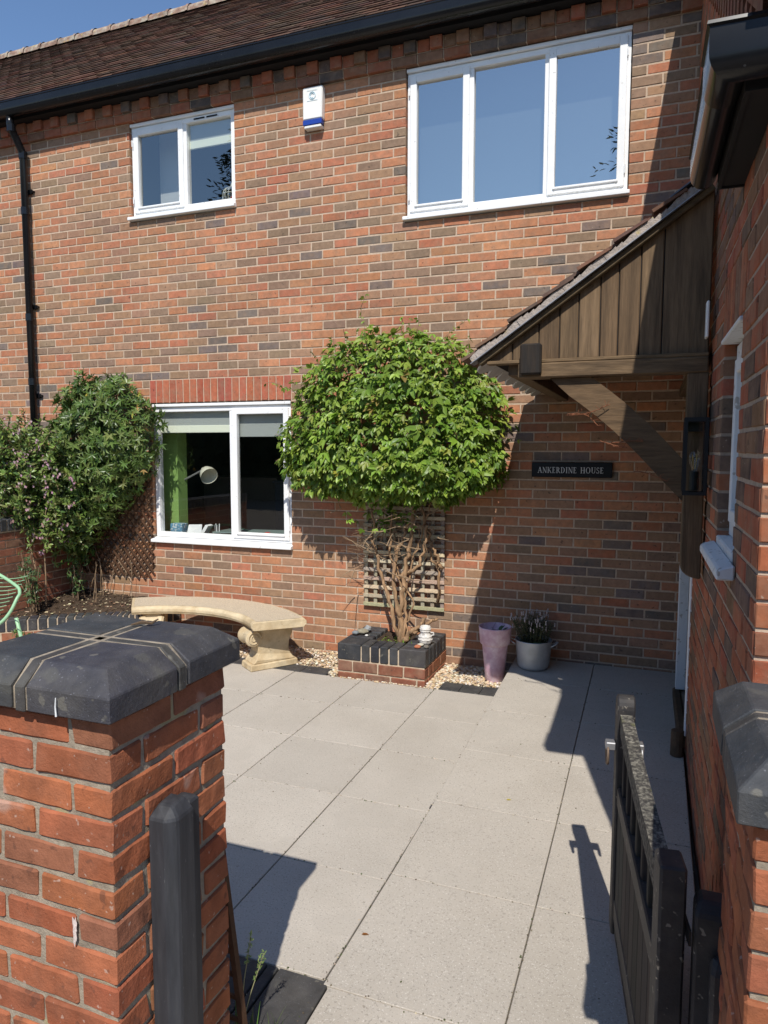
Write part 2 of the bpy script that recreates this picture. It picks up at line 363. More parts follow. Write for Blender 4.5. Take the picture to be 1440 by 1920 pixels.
# ================================================================== SETTING
g = MB(); g.add([(-400, -400, -.05), (400, -400, -.05), (400, 400, -.05), (-400, 400, -.05)], [(0, 1, 2, 3)])
tag(g.build('ground', 'ground'), kind='structure')
def slab_obj(parent, x0, x1, ya, yb, zf, name='paving_slab', tilt=0):
    j = .0025; z = lambda y: zf(y)+tilt
    c = tone((.46, .413, .350), .05)
    mb = MB().hexa([(x0+j, ya+j, z(ya)-.045), (x1-j, ya+j, z(ya)-.045), (x1-j, yb-j, z(yb)-.045), (x0+j, yb-j, z(yb)-.045),
                    (x0+j, ya+j, z(ya)), (x1-j, ya+j, z(ya)), (x1-j, yb-j, z(yb)), (x0+j, yb-j, z(yb))])
    o = mb.build(name, 'slab', parent, bevel=.0022); o.color = (*c, 1); return o
bed = MB().add([(-7.5, -5, -.02), (-1.16, -5, -.02), (-1.16, -.02, -.02), (-7.5, -.02, -.02)], [(0, 1, 2, 3)])
patio = tag(bed.build('patio', M('joint_sand', (.13, .115, .095), .95, var=(30, .3)), base=False), kind='structure')
XS = [-1.19, -1.69, -2.287, -2.883, -3.48, -4.08, -4.68, -5.28, -5.88, -6.48]
YS = [-.635, -1.2, -1.8, -2.405, -3.01, -3.61, -4.2, -4.8]
for i in range(len(XS)-1):
    for j in range(len(YS)-1):
        ya, yb = YS[j+1], YS[j]
        if j >= 5 and i < 1: continue
        slab_obj(patio, XS[i+1], XS[i], ya, yb, lambda y: 0, tilt=RN.uniform(-.0012, .0012))
ramp = lambda y: .0035+max(0, .05*(y+2.6))
pb = MB(); ry = [-9, -4.9, -2.6, -.005]
for a, b in zip(ry, ry[1:]): pb.add([(-1.185, a, ramp(a)-.022), (.03, a, ramp(a)-.022), (.03, b, ramp(b)-.022), (-1.185, b, ramp(b)-.022)], [(0, 1, 2, 3)])
pb.add([(-1.185, -2.6, -.02), (-1.185, 0, -.02), (-1.185, 0, ramp(0)-.022), (-1.185, -2.6, ramp(-2.6)-.022)], [(0, 1, 2, 3)])
path = tag(pb.build('path', MAT['mortar_g'], base=False), kind='structure')
PY = [-.004, -.51, -1.11, -1.71, -2.31, -2.96, -3.635, -4.24, -4.84, -5.44, -6.04]
for a, b in zip(PY, PY[1:]):
    for (x0, x1) in ((-1.187 if b > -3.64 else -1.165, -.572), (-.572, .028)):
        slab_obj(path, x0, x1, b, a, ramp, tilt=RN.uniform(-.001, .001))
# dark engineering pavers let into the paving
def pavers(rects, label, group='dark paver strips'):
    t = thing('paver_strip', label, 'pavers', (rects[0][0], rects[0][2], -.03), group)
    for (x0, x1, y0, y1) in rects:
        o = MB().box(x0+.002, x1-.002, y0+.002, y1-.002, -.04, .0015+RN.uniform(-.001, .001)).build('paver', 'blue_o', t, bevel=.003); o.color = (*jit((.045, .043, .043)), 1)
pavers([(-3.78+i*.235, -3.545+i*.235, -.632, -.47) for i in range(5)], 'dark blue brick paver strip in front of the curved stone bench')
pavers([(-1.665+i*.157, -1.508+i*.157, -.632, -.45) for i in range(3)], 'short dark paver strip beside the gravel and pink pot')
pavers([(-1.70, -1.545, -4.1, -3.613), (-1.542, -1.41, -4.1, -3.613), (-1.408, -1.365, -4.1, -3.613), (-1.362, -1.168, -4.1, -3.613)], 'dark pavers on the ground beside the gate pillar and weeds')
# gravel
gs = MB()
_ph = (1+5**.5)/2; ICO = [Vector(p).normalized() for p in [(-1, _ph, 0), (1, _ph, 0), (-1, -_ph, 0), (1, -_ph, 0), (0, -1, _ph), (0, 1, _ph), (0, -1, -_ph), (0, 1, -_ph), (_ph, 0, -1), (_ph, 0, 1), (-_ph, 0, -1), (-_ph, 0, 1)]]
ICF = [(0, 11, 5), (0, 5, 1), (0, 1, 7), (0, 7, 10), (0, 10, 11), (1, 5, 9), (5, 11, 4), (11, 10, 2), (10, 7, 6), (7, 1, 8), (3, 9, 4), (3, 4, 2), (3, 2, 6), (3, 6, 8), (3, 8, 9), (4, 9, 5), (2, 4, 11), (6, 2, 10), (8, 6, 7), (9, 8, 1)]
def pebble(mb, c, r, col):
    s = Vector((RN.uniform(.7, 1.3), RN.uniform(.7, 1.2), RN.uniform(.45, .75))); e = Matrix.Rotation(RN.uniform(0, 6.28), 3, 'Z') @ Matrix.Rotation(RN.uniform(-.4, .4), 3, 'X')
    mb.add([Vector(c)+e @ Vector((v.x*s.x*r*RN.uniform(.85, 1.1), v.y*s.y*r, v.z*s.z*r)) for v in ICO], ICF, col)
GC = [(.62, .50, .33), (.66, .58, .43), (.52, .37, .21), (.70, .66, .56), (.42, .30, .19), (.60, .45, .30), (.34, .28, .22)]
for (x0, x1, y0, y1, n) in ((-4.75, -2.53, -.468, -.01, 2400), (-2.6, -2.53, -.62, -.468, 90), (-1.775, -1.192, -.448, -.01, 1700), (-1.775, -1.667, -.62, -.448, 170)):
    gs.box(x0, x1, y0, y1, -.035, -.012, (.40, .32, .22))
    for _ in range(n):
        pebble(gs, (RN.uniform(x0, x1), RN.uniform(y0, y1)+0, RN.uniform(-.012, .004)+.012*RN.random()), RN.uniform(.007, .0155), jit(RN.choice(GC), .12))
for _ in range(130):  # strays on the slab edge in front of the planter
    pebble(gs, (RN.uniform(-2.56, -1.72), -.635-abs(RN.gauss(0, .012)), .004), RN.uniform(.005, .009), jit(RN.choice(GC), .12))
tag(gs.build('gravel', 'gravel', base=False), 'cream and tan pebbles between the planter, bench and path', 'gravel', kind='stuff')

gt = MB()
def grit(x, y, z): pebble(gt, (x+RN.gauss(0, .006), y+RN.gauss(0, .006), z+.001), RN.uniform(.0015, .0042), jit(RN.choice([(.10, .08, .055), (.16, .13, .09), (.45, .38, .28), (.07, .09, .03)]), .2))
for _ in range(700):
    if RN.random() < .5: grit(RN.choice(XS[:5]), RN.uniform(-3.6, -.64), 0)
    else: grit(RN.uniform(-3.4, -1.19), RN.choice(YS[1:6]), 0)
for _ in range(500):
    y = RN.uniform(-4.2, -.05)
    if RN.random() < .6: grit(RN.choice((-.572, -1.187, .02)), y, ramp(y))
    else: y = RN.choice(PY[1:7]); grit(RN.uniform(-1.18, .02), y, ramp(y))
for _ in range(160):
    y = RN.uniform(-4.2, -.2); x = RN.uniform(-3.2, .0); grit(x, y, ramp(y) if x > -1.18 else 0)
tag(gt.build('grit', 'gravel', base=False), 'fine grit and crumbs along the paving joints', 'grit', kind='stuff')
# ================================================================== MAIN HOUSE
BL, CH = .216, .075
house = thing('brick_house', 'two storey red brick house with white windows and brown tiled roof', 'house', (-4, .1, 0))
BIG = (-2.161, -.432, 3.675, 4.875); SML = (-4.934, -3.781, 3.975, 4.875); LOW = (-4.765, -3.243, .9, 2.25)
SOL = (-4.777, -3.231, 2.25, 2.475)
WX0, WX1 = -9.4, .03
wall = wall_core((0, 0, 0), (1, 0, 0), (0, -1, 0), WX0, WX1, -.05, 5.03, [BIG, SML, LOW]).build('wall', 'mortar', house)
br = bond(WX0, WX1, -.075, 4.875, BL, CH, [BIG, SML, LOW, SOL], off=-2.161-.0)
wall_bricks(wall, (0, 0, 0), (1, 0, 0), (0, -1, 0), br, PAL, 'brick_o', 'brick_c')
sol = thing_ = MB().box(SOL[0], SOL[1], .006, .1, 2.258, 2.474).build('lintel', 'mortar', house)
n = 20; w = (SOL[1]-SOL[0])/n
wall_bricks(sol, (0, 0, 0), (1, 0, 0), (0, -1, 0), [(SOL[0]+i*w+.005, SOL[0]+(i+1)*w-.005, 2.257, 2.470, .003, jit(RN.choice([(.38, .105, .06), (.40, .13, .07), (.36, .10, .065), (.40, .12, .065), (.27, .15, .085)]), .1)) for i in range(n)], PAL, 'brick_o', 'brick_c')
# corbelled eaves: projecting stretcher course and dentils
cor = MB().box(WX0, WX1, -.025, .05, 4.88, 4.948).box(WX0, WX1, -.03, .05, 4.952, 5.052).build('corbel', 'mortar', house)
cb = []; x = WX0
while x < WX1-.05: cb.append((x+.005, min(x+BL, WX1)-.005, 4.878, 4.948, .035)); x += BL
x = WX0; i = 0
while x < WX1-.03: cb.append((x+.005, min(x+.108, WX1)-.005, 4.956, 5.046, .068 if i % 2 else .042)); x += .108; i += 1
CPAL = [((.30, .105, .06), .5), ((.21, .11, .07), .25), ((.11, .085, .075), .25)]
wall_bricks(cor, (0, 0, 0), (1, 0, 0), (0, -1, 0), cb, CPAL, 'brick_o', 'brick_c', limit=90)

def window(parent, rect, lights, glassmat='glass', fy=.028, vent=False, head=True):
    x0, x1, z0, z1 = rect; x0 += .006; x1 -= .006; W = x1-x0; zs = z0+.055; zt = z1-.035
    wdw = thing('window', None, None, (x0, fy, z0)); wdw.parent = parent; wdw.location = Vector((x0, fy, z0))-wloc(parent)
    F = .045; fr = MB()
    fr.box(x0, x0+F, fy, fy+.07, zs, zt).box(x1-F, x1, fy, fy+.07, zs, zt).box(x0+F, x1-F, fy, fy+.07, zt-F, zt).box(x0+F, x1-F, fy, fy+.07, zs, zs+F)
    ms = [x0+W*l[1] for l in lights[:-1]]
    for m in ms: fr.box(m-.026, m+.026, fy+.002, fy+.068, zs+F, zt-F)
    fr.build('frame', 'white', wdw, bevel=.003)
    if head: MB().box(x0-.004, x1+.004, fy-.022, fy+.07, zt+.002, z1-.004).build('head_drip', 'white', wdw, bevel=.004)
    MB().prism([(x0-.02, -.045, z0+.004), (x0-.02, fy+.07, z0+.004), (x0-.02, fy+.07, zs-.002), (x0-.02, fy-.004, zs-.004), (x0-.02, -.045, z0+.032)], (x1-x0+.04, 0, 0)).build('sill', 'white', wdw, bevel=.004, fix=True)
    for (a, b, kind) in lights:
        la = x0+W*a+(F if a == 0 else .026); lb = x0+W*b-(F if b == 1 else .026); za, zb = zs+F, zt-F
        if kind == 'c':
            la -= .02; lb += .02; za -= .02; zb += .02; S = .055; y = fy-.014
            MB().box(la, la+S, y, y+.05, za, zb).box(lb-S, lb, y, y+.05, za, zb).box(la+S, lb-S, y, y+.05, zb-S, zb).box(la+S, lb-S, y, y+.05, za, za+S).build('casement', 'white', wdw, bevel=.004)
            MB().box(la+S-.012, lb-S+.012, y-.012, y+.0, za+S-.02, za+S-.004).build('glazing_bead', 'white', wdw, bevel=.003)
            gl = (la+S-.006, lb-S+.006, za+S-.006, zb-S+.006, y+.03)
            for hz in (zb-.12, za+.12):
                hx = la-.006 if a == 0 else lb+.004
                MB().tube([(hx, y-.004, hz-.03), (hx, y-.004, hz+.03)], .006, 6).build('hinge', 'white', wdw)
        else: gl = (la-.006, lb+.006, za-.006, zb+.006, fy+.035)
        MB().add([(gl[0], gl[4], gl[2]), (gl[1], gl[4], gl[2]), (gl[1], gl[4], gl[3]), (gl[0], gl[4], gl[3])], [(0, 1, 2, 3)]).build('pane', glassmat, wdw)
    if vent:
        for vx in (.62, .74): MB().box(x0+W*vx, x0+W*(vx+.1), fy-.006, fy-.001, zt-.03, zt-.018).build('trickle_vent', 'plastic', wdw)
    return wdw
wb = window(house, BIG, [(0, .305, 'c'), (.305, .655, 'f'), (.655, 1, 'c')]); tag(wb, 'wide upstairs window with three white framed panes')
ws = window(house, SML, [(0, .52, 'c'), (.52, 1, 'f')], glassmat='glassmid', vent=True); tag(ws, 'small upstairs window with two white framed panes')
wl = window(house, LOW, [(0, .585, 'f'), (.585, 1, 'c')], glassmat='glasslow', head=True); tag(wl, 'ground floor window with dark room behind')
def room(x0, x1, y0, y1, z0, z1, mat, name='interior'):
    mb = MB(); v = [(x0, y0, z0), (x1, y0, z0), (x1, y1, z0), (x0, y1, z0), (x0, y0, z1), (x1, y0, z1), (x1, y1, z1), (x0, y1, z1)]
    mb.add(v, [(0, 1, 2, 3), (4, 7, 6, 5), (1, 5, 6, 2), (2, 6, 7, 3), (3, 7, 4, 0)]); return mb.build(name, mat, house)
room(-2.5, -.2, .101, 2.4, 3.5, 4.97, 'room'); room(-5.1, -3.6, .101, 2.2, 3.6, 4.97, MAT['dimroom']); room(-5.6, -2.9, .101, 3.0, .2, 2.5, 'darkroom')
def blind(rect, z0, label, x0f=0, x1f=1, y=.082, bar=True, mat='blind'):
    x0 = rect[0]+(rect[1]-rect[0])*x0f+.05; x1 = rect[0]+(rect[1]-rect[0])*x1f-.05
    t = thing('roller_blind', label, 'blind', (x0, y, z0), 'blinds behind the windows')
    MB().box(x0, x1, y, y+.004, z0+.03, rect[3]-.02).build('fabric', mat, t)
    if bar: MB().box(x0, x1, y-.008, y+.012, z0-.02, z0+.05).build('bottom_bar', 'blindbar', t, bevel=.003)
blind(LOW, 1.99, 'grey roller blind with cream bar in the left pane of the ground floor window', 0, .6)
blind(LOW, 1.90, 'grey roller blind in the right pane of the ground floor window', .58, 1, .086, False)
blind(BIG, 3.76, 'closed grey blind added to pale the panes of the wide upstairs window', 0, 1, .22, False, 'fillblind')  # added blind, its sunlit grey lifts the tone of the panes
blind(SML, 4.60, 'pale roller blind at the top of the small upstairs window', .5, 1)
MB().box(-4.84, -4.66, .25, .40, .3, 2.44).build('green_reveal', 'greenwall', house)

MB().box(-4.86, -4.62, .35, .45, 3.9, 4.9).build('window_reveal', M('pale_reveal', (.5, .5, .48), .9, var=None), house)
# gutter, fascia, downpipe
MB().box(WX0, WX1+.6, -.14, -.115, 5.05, 5.19).build('fascia', 'soffit', house)
MB().box(WX0, WX1+.6, -.115, .05, 5.052, 5.062).build('eaves_soffit', 'soffit', house)
prof = [(-.142, 5.168)]+[(-.205+.062*math.cos(t), 5.112-.062*math.sin(t)) for t in [i*math.pi/14 for i in range(0, 15)]]+[(-.268, 5.16), (-.274, 5.164), (-.272, 5.174), (-.262, 5.172), (-.258, 5.115), (-.205, 5.062), (-.152, 5.115), (-.150, 5.168)]
MB().prism([(WX0, y, z) for y, z in prof], (9.32, 0, 0)).build('gutter', 'plastic', house, fix=True, smooth='auto')
dp = MB().tube([(-6.2, -.20, 5.06), (-6.2, -.20, 4.985), (-6.2, -.175, 4.93), (-6.2, -.085, 4.80), (-6.2, -.06, 4.74), (-6.2, -.06, 0.0)], .036, 14).build('downpipe', 'plastic', house, smooth=True)
for z in (4.95, 4.74, 3.15, 2.5, 4.2, 1.6): MB().tube([(-6.2, -.06 if z < 4.9 else -.19, z-.035), (-6.2, -.06 if z < 4.9 else -.19, z+.035)], .042, 14).build('pipe_collar', 'plastic', dp)
for z in (4.40, 3.26, 2.36, 1.3): MB().box(-6.25, -6.15, -.02, -.002, z-.02, z+.02).tube([(-6.135, -.03, z), (-6.135, 0, z)], .012, 6).build('pipe_bracket', 'plastic', dp)

# roof
RS = .84; ra = math.atan(RS); ey, ez = -.245, 5.185
rp = lambda d, up=0: (ey+d*math.cos(ra)-up*math.sin(ra), ez+d*math.sin(ra)+up*math.cos(ra))
RLEN = 3.28
rmb = MB(); y0, z0 = rp(0, -.03); y1, z1 = rp(RLEN, -.03)
rmb.add([(WX0-.6, y0, z0), (1.8, y0, z0), (1.8, y1, z1), (WX0-.6, y1, z1)], [(0, 1, 2, 3)])
rmb.add([(WX0-.6, y1, z1), (1.8, y1, z1), (1.8, y1+2.6, z1-2.2), (WX0-.6, y1+2.6, z1-2.2)], [(0, 1, 2, 3)])
roof = rmb.build('roof', 'soffit', house)
TC = [(.10, .052, .036), (.085, .047, .034), (.115, .062, .042), (.075, .048, .037), (.115, .054, .036)]
tm = MB(); gauge = .105; nrow = int(RLEN/gauge)
for r in range(nrow+1):
    d = r*gauge; xo = (.0825 if r % 2 else 0)
    x = WX0-.6+xo
    while x < 1.7:
        lift = .016+RN.uniform(-.002, .004); d0 = d-.02+RN.uniform(-.006, .006); d1 = min(d+.16, RLEN+.02)
        a = rp(d0, lift-.012); b = rp(d0, lift); c = rp(d1, .002); e = rp(d1, -.01); g_ = RN.uniform(.0015, .004)
        tm.add([(x+g_, a[0], a[1]), (x+.165-g_, a[0], a[1]), (x+.165-g_, b[0], b[1]), (x+g_, b[0], b[1]), (x+.165-g_, c[0], c[1]), (x+g_, c[0], c[1])], [(0, 1, 2, 3), (3, 2, 4, 5)], jit(RN.choice(TC), .2))
        x += .165
tag(tm.build('roof_tile', 'tile', roof), kind='stuff')
yr, zr = rp(RLEN)
x = WX0-.6
rt = None
while x < -3.4:
    L = .30; mb = MB(); n = 8
    for s in range(2):
        pass
    ring = lambda xx, r: [(xx, yr+r*math.cos(math.pi*k/n), zr-.055+r*1.05*math.sin(math.pi*k/n)) for k in range(n+1)]
    A = ring(x+.004, .115); B = ring(x+L-.004, .12); mb.add(A+B, [(k, k+1, n+2+k, n+1+k) for k in range(n)])
    mb.add(ring(x+L-.02, .128)+ring(x+L+.02, .128), [(k, k+1, n+2+k, n+1+k) for k in range(n)]); mb.build('ridge_tile', 'ridge', roof); x += L

# ================================================================== SIDE WING
W0 = .02; FY = -3.64
wing = thing('side_wing', 'brick side wing on the right with tiled verge, gutter and small window', 'house wing', (W0, 0, 0))
WWIN = (-3.12, -2.56, 1.40, 2.25); WDOOR = (-1.32, -.42, .15, 2.1)
rake = lambda y: 2.88+.655*(y+3.75)
# flank wall on x = W0, u runs along +y
mb = wall_core((W0, 0, 0), (0, 1, 0), (-1, 0, 0), FY+.01, 0, -.05, 2.85, [WWIN, WDOOR])
mb.add([(W0+.0065, FY+.01, 2.84), (W0+.0065, 0, 2.84), (W0+.0065, 0, rake(0)-.1), (W0+.0065, FY+.01, rake(FY)-.1)], [(0, 1, 2, 3)])
fl = mb.build('flank_wall', M('shaded_mortar', (.33, .26, .20), .95, var=(30, .3)), wing)  # shade on the wing mixed into a darker mortar colour
WL = (-3.16, -2.52, 2.25, 2.475)
fb = bond(FY+.005, 0, -.075, 2.85, .216, CH, [WWIN, WDOOR, WL], off=FY)
top = []
k = 0; z = 2.85
while z < rake(0)-.2:
    yl = -3.75+(z+CH-2.88+.10)/.655
    top += bond(max(yl, FY+.01), 0, z, z+CH, .216, CH, [], off=FY+(.108 if k % 2 else 0)); z += CH; k += 1
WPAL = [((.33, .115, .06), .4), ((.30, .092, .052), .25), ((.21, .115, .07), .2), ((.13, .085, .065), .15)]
sold = [(WL[0]+i*.0711+.004, WL[0]+(i+1)*.0711-.004, 2.256, 2.47, .002) for i in range(9)]
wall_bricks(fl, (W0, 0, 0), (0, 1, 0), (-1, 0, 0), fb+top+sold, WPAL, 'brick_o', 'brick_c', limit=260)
mb = MB().box(W0+.004, 3.2, FY+.0065, FY+.2, -.05, 2.72); fw = mb.build('front_wall', 'mortar', wing)
wall_bricks(fw, (0, FY, 0), (1, 0, 0), (0, -1, 0), bond(W0+.001, 2.6, -.075, 2.7, .216, CH, [], off=W0+.108), PILP, 'brick_o', 'brick_c', limit=40)
# raked verge: dentils, undercloak, tiles
dm = MB(); y = -3.5
while y < -.02:
    z = rake(y); dm.box(W0-.03, W0+.03, y, y+.065, z-.235, z-.085, jit((.20, .085, .055), .15)); y += .125
for s in range(36):
    ya = -3.62+s*.11; yb = ya+.105
    if yb > 0: break
    dm.add([(W0-.045, ya, rake(ya)-.085), (W0-.045, yb, rake(yb)-.085), (W0-.045, yb, rake(yb)-.02), (W0-.045, ya, rake(ya)-.02), (W0+.03, ya, rake(ya)-.085), (W0+.03, yb, rake(yb)-.085)], [(0, 1, 2, 3), (0, 4, 5, 1)], jit((.22, .10, .065), .15))
tag(dm.build('verge_dentil', 'brick_c', wing), kind='stuff')
MB().hexa([(W0-.07, -3.8, rake(-3.8)-.018), (W0+.1, -3.8, rake(-3.8)-.018), (W0+.1, .25, rake(.25)-.018), (W0-.07, .25, rake(.25)-.018), (W0-.07, -3.8, rake(-3.8)-.006), (W0+.1, -3.8, rake(-3.8)-.006), (W0+.1, .25, rake(.25)-.006), (W0-.07, .25, rake(.25)-.006)]).build('undercloak', MAT['vergem'], wing)
wr = MB().add([(W0, -3.8, rake(-3.8)-.008), (3.5, -3.8, rake(-3.8)-.008), (3.5, .9, rake(.9)-.008), (W0, .9, rake(.9)-.008)], [(0, 1, 2, 3)]).build('roof', 'soffit', wing)
tw = MB(); r = 0; a2 = math.atan(.655)
while True:
    yy = -3.82+r*.105*math.cos(a2); r += 1
    if yy > .8: break
    x = W0-.085+(.0825 if r % 2 else 0); first = True
    while x < 2.6:
        xa = x if not (first and r % 2) else W0-.085; xb = x+.165; li = RN.uniform(.014, .022); y1 = yy+.15
        tw.add([(xa+.002, yy, rake(yy)+li-.013), (xb-.002, yy, rake(yy)+li-.013), (xb-.002, yy, rake(yy)+li), (xa+.002, yy, rake(yy)+li), (xb-.002, y1, rake(y1)+.006), (xa+.002, y1, rake(y1)+.006), (xa+.002, y1, rake(y1)-.006)], [(0, 1, 2, 3), (3, 2, 4, 5), (0, 3, 5, 6)], jit(RN.choice([(.20, .10, .06), (.16, .085, .055), (.24, .12, .07), (.12, .075, .055)]), .2))
        first = False; x += .165
tag(tw.build('roof_tile', 'tile', wr), kind='stuff')
# boxed eaves return with gutter turning the corner
zb_ = 2.685; GX, GYF, GYE = -.05, -3.67, -3.0
MB().box(GX, W0, GYF, GYE, zb_, zb_+.012).box(W0, 3, GYF, FY, zb_, zb_+.012).build('soffit', 'soffit', wing)
MB().box(GX-.012, GX, GYF-.012, GYE+.01, zb_-.006, zb_+.13).box(GX, 3, GYF-.012, GYF, zb_-.006, zb_+.13).box(GX, W0, GYE, GYE+.01, zb_-.006, zb_+.12).box(GX+.001, W0, GYF+.005, GYE-.005, zb_+.11, zb_+.12).build('fascia', 'soffit', wing)
gp = [(0, .115)]+[(.042-.042*math.cos(t), .055-.048*math.sin(t)) for t in [i*math.pi/12 for i in range(0, 13)]]+[(.084, .108), (.090, .112), (.088, .120), (.078, .118), (.076, .06), (.045, .022), (.010, .05), (.008, .115)]
xg, yg = GX-.012, GYF-.012
go = MB(); P0 = [(xg-o, GYE+.03, zb_+h) for o, h in gp]; P1 = [(xg-o, yg-o, zb_+h) for o, h in gp]; P2 = [(3, yg-o, zb_+h) for o, h in gp]; n = len(gp)
go.add(P0+P1+P2, [(k*n+i, k*n+(i+1) % n, (k+1)*n+(i+1) % n, (k+1)*n+i) for k in range(2) for i in range(n)]+[tuple(range(n))])
go.build('gutter', 'plastic', wing, fix=True, smooth='auto')
go2 = MB(); Q = [((o-.042)*1.12+.042, (h-.06)*1.08+.06) for o, h in gp]
go2.add([(xg-o, yg+.10, zb_+h) for o, h in Q]+[(xg-o, yg-o, zb_+h) for o, h in Q]+[(xg+.10, yg-o, zb_+h) for o, h in Q], [(k*n+i, k*n+(i+1) % n, (k+1)*n+(i+1) % n, (k+1)*n+i) for k in range(2) for i in range(n)])
go2.build('gutter_corner', 'plastic', wing, fix=True, smooth='auto')
# wing window (seen edge on)
wv = thing('window', None, None, (W0, -2.85, 1.40)); wv.parent = wing; wv.location = Vector((W0, -2.85, 1.40))-wing.location; tag(wv, 'narrow side window with flaking white frame and sill')
xf = W0+.045; ya, yb = -3.11, -2.57
MB().box(xf, xf+.06, yb-.06, yb, 1.48, 2.22).box(xf, xf+.06, ya, ya+.06, 1.48, 2.22).box(xf, xf+.06, ya+.06, yb-.06, 2.16, 2.22).box(xf, xf+.06, ya+.06, yb-.06, 1.48, 1.535).build('frame', 'worn', wv, bevel=.004)
MB().box(xf-.012, xf+.03, yb-.115, yb-.062, 1.538, 2.158).box(xf-.012, xf+.03, ya+.062, ya+.115, 1.538, 2.158).box(xf-.012, xf+.03, ya+.115, yb-.115, 2.105, 2.158).box(xf-.012, xf+.03, ya+.115, yb-.115, 1.538, 1.59).build('casement', 'worn', wv, bevel=.004)
MB().add([(xf+.02, ya+.11, 1.58), (xf+.02, yb-.11, 1.58), (xf+.02, yb-.11, 2.11), (xf+.02, ya+.11, 2.11)], [(0, 1, 2, 3)]).build('pane', 'glass', wv)
MB().prism([(W0-.055, ya-.10, 1.402), (W0-.001, ya-.10, 1.402), (W0-.001, ya-.10, 1.452), (W0-.048, ya-.10, 1.438), (W0-.055, ya-.10, 1.428)], (0, .68, 0)).box(W0, xf+.06, ya, yb, 1.412, 1.478).build('sill', 'worn', wv, bevel=.005, fix=True)
MB().prism([(W0-.012, ya-.01, 2.226), (xf+.05, ya-.01, 2.226), (xf+.05, ya-.01, 2.248), (W0-.012, ya-.01, 2.242)], (0, .56, 0)).build('head_drip', 'worn', wv, bevel=.004, fix=True)
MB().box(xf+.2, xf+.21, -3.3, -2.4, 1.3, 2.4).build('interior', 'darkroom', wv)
# door
dr = thing('door', None, None); dr.parent = wing; dr.location = Vector((W0, -.9, .15))-wing.location; tag(dr, 'doorway with white frame under the porch')
MB().box(-.004, .06, -.50, -.42, .165, 2.08).build('frame', 'worn', dr, bevel=.004)
MB().box(.012, .075, -1.315, -1.25, .15, 2.08).build('frame', 'white', dr, bevel=.004)
MB().box(.06, .1, -1.25, -.5, .17, 2.08).build('door_leaf', M('dark_door', (.03, .022, .018), .5, var=None), dr, bevel=.004)
MB().box(-.02, .03, -1.30, -.45, .07, .165).build('threshold', 'logm', dr, bevel=.01)
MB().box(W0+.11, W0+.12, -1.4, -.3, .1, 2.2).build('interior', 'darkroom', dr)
wing.rotation_euler.z = .0125

# ================================================================== PORCH CANOPY
PYF = -2.05
porch = thing('porch_canopy', 'dark oak porch canopy with boarded gable and sloping tiled roof', 'porch', (-.5, -1.0, 2.2))
OAK = (.15, .098, .053); OAKD = (.13, .085, .048)
ps = .695; pa = math.atan(ps); under = lambda x: 2.262+ps*(x+1.0)   # underside line of the bargeboard
def oak(mb, name, col=OAK, bev=.004, mat='oak', parent=porch):
    o = mb.build(name, mat, parent, bevel=bev, fix=True); o.color = (*tone(col, .10), 1); return o
bx = [-.99, -.875, -.745, -.645, -.555, -.455, -.372, -.275, -.175, .03]
for a, b in zip(bx, bx[1:]):
    oak(MB().hexa([(a+.0025, PYF, 2.262), (b-.0025, PYF, 2.262), (b-.0025, PYF+.022, 2.262), (a+.0025, PYF+.022, 2.262), (a+.0025, PYF, under(a)+.02), (b-.0025, PYF, under(b)+.02), (b-.0025, PYF+.022, under(b)+.02), (a+.0025, PYF+.022, under(a)+.02)]), 'board', RN.choice([OAK, (.165, .108, .060), (.135, .086, .047), (.18, .118, .065)]), .004)
MB().hexa([(-.99, PYF+.012, 2.264), (.03, PYF+.012, 2.264), (.03, PYF+.03, 2.264), (-.99, PYF+.03, 2.264), (-.99, PYF+.012, under(-.99)), (.03, PYF+.012, under(.03)), (.03, PYF+.03, under(.03)), (-.99, PYF+.03, under(-.99))]).build('backing', 'soffit', porch)
oak(MB().box(-1.0, .03, PYF-.03, PYF+.02, 2.243, 2.262), 'trim_strip', (.16, .105, .055), .004, 'oak_x')
oak(MB().box(-.84, .03, PYF-.035, PYF+.07, 2.17, 2.2425), 'beam', OAK, .006, 'oak_x')
oak(MB().box(-.826, -.722, PYF-.07, PYF-.031, 2.185, 2.335), 'purlin_end', (.022, .018, .015), .008)
# post fixed to the wing wall with a rounded foot
pp = [(-.058, 2.17), (-.058, 1.27)]+[(-.058+.09*(1-math.cos(t)), 1.27-.06*math.sin(t)) for t in [i*math.pi/16 for i in range(1, 9)]]+[(.033, 2.17)]
oak(MB().prism([(x, PYF-.03, z) for x, z in pp], (0, .10, 0)), 'post', OAKD, .005)
# curved brace
bp_ = []; n = 10
for i in range(n+1):
    t = i/n; x = -.60+.54*t; z = 2.168-.50*t-.035*math.sin(math.pi*t)*-1; bp_.append((x, z))
up_ = [(x+.047, z+.047) for x, z in bp_]; lo_ = [(x-.047, z-.047) for x, z in bp_]
lo_[0] = (-.685, 2.168); up_[0] = (-.515, 2.168); lo_[-1] = (-.06, 1.575); up_[-1] = (-.06, 1.735)
bm_ = MB()
for i in range(n):
    (a, b), (c, d) = lo_[i], lo_[i+1]; (e, f), (g_, h) = up_[i], up_[i+1]
    bm_.add([(a, PYF, b), (c, PYF, d), (g_, PYF, h), (e, PYF, f), (a, PYF+.06, b), (c, PYF+.06, d), (g_, PYF+.06, h), (e, PYF+.06, f)], [(0, 1, 2, 3), (7, 6, 5, 4), (0, 4, 5, 1), (3, 2, 6, 7)])
bo = bm_.build('brace', 'oak_x', porch); bo.color = (.135, .085, .045, 1)
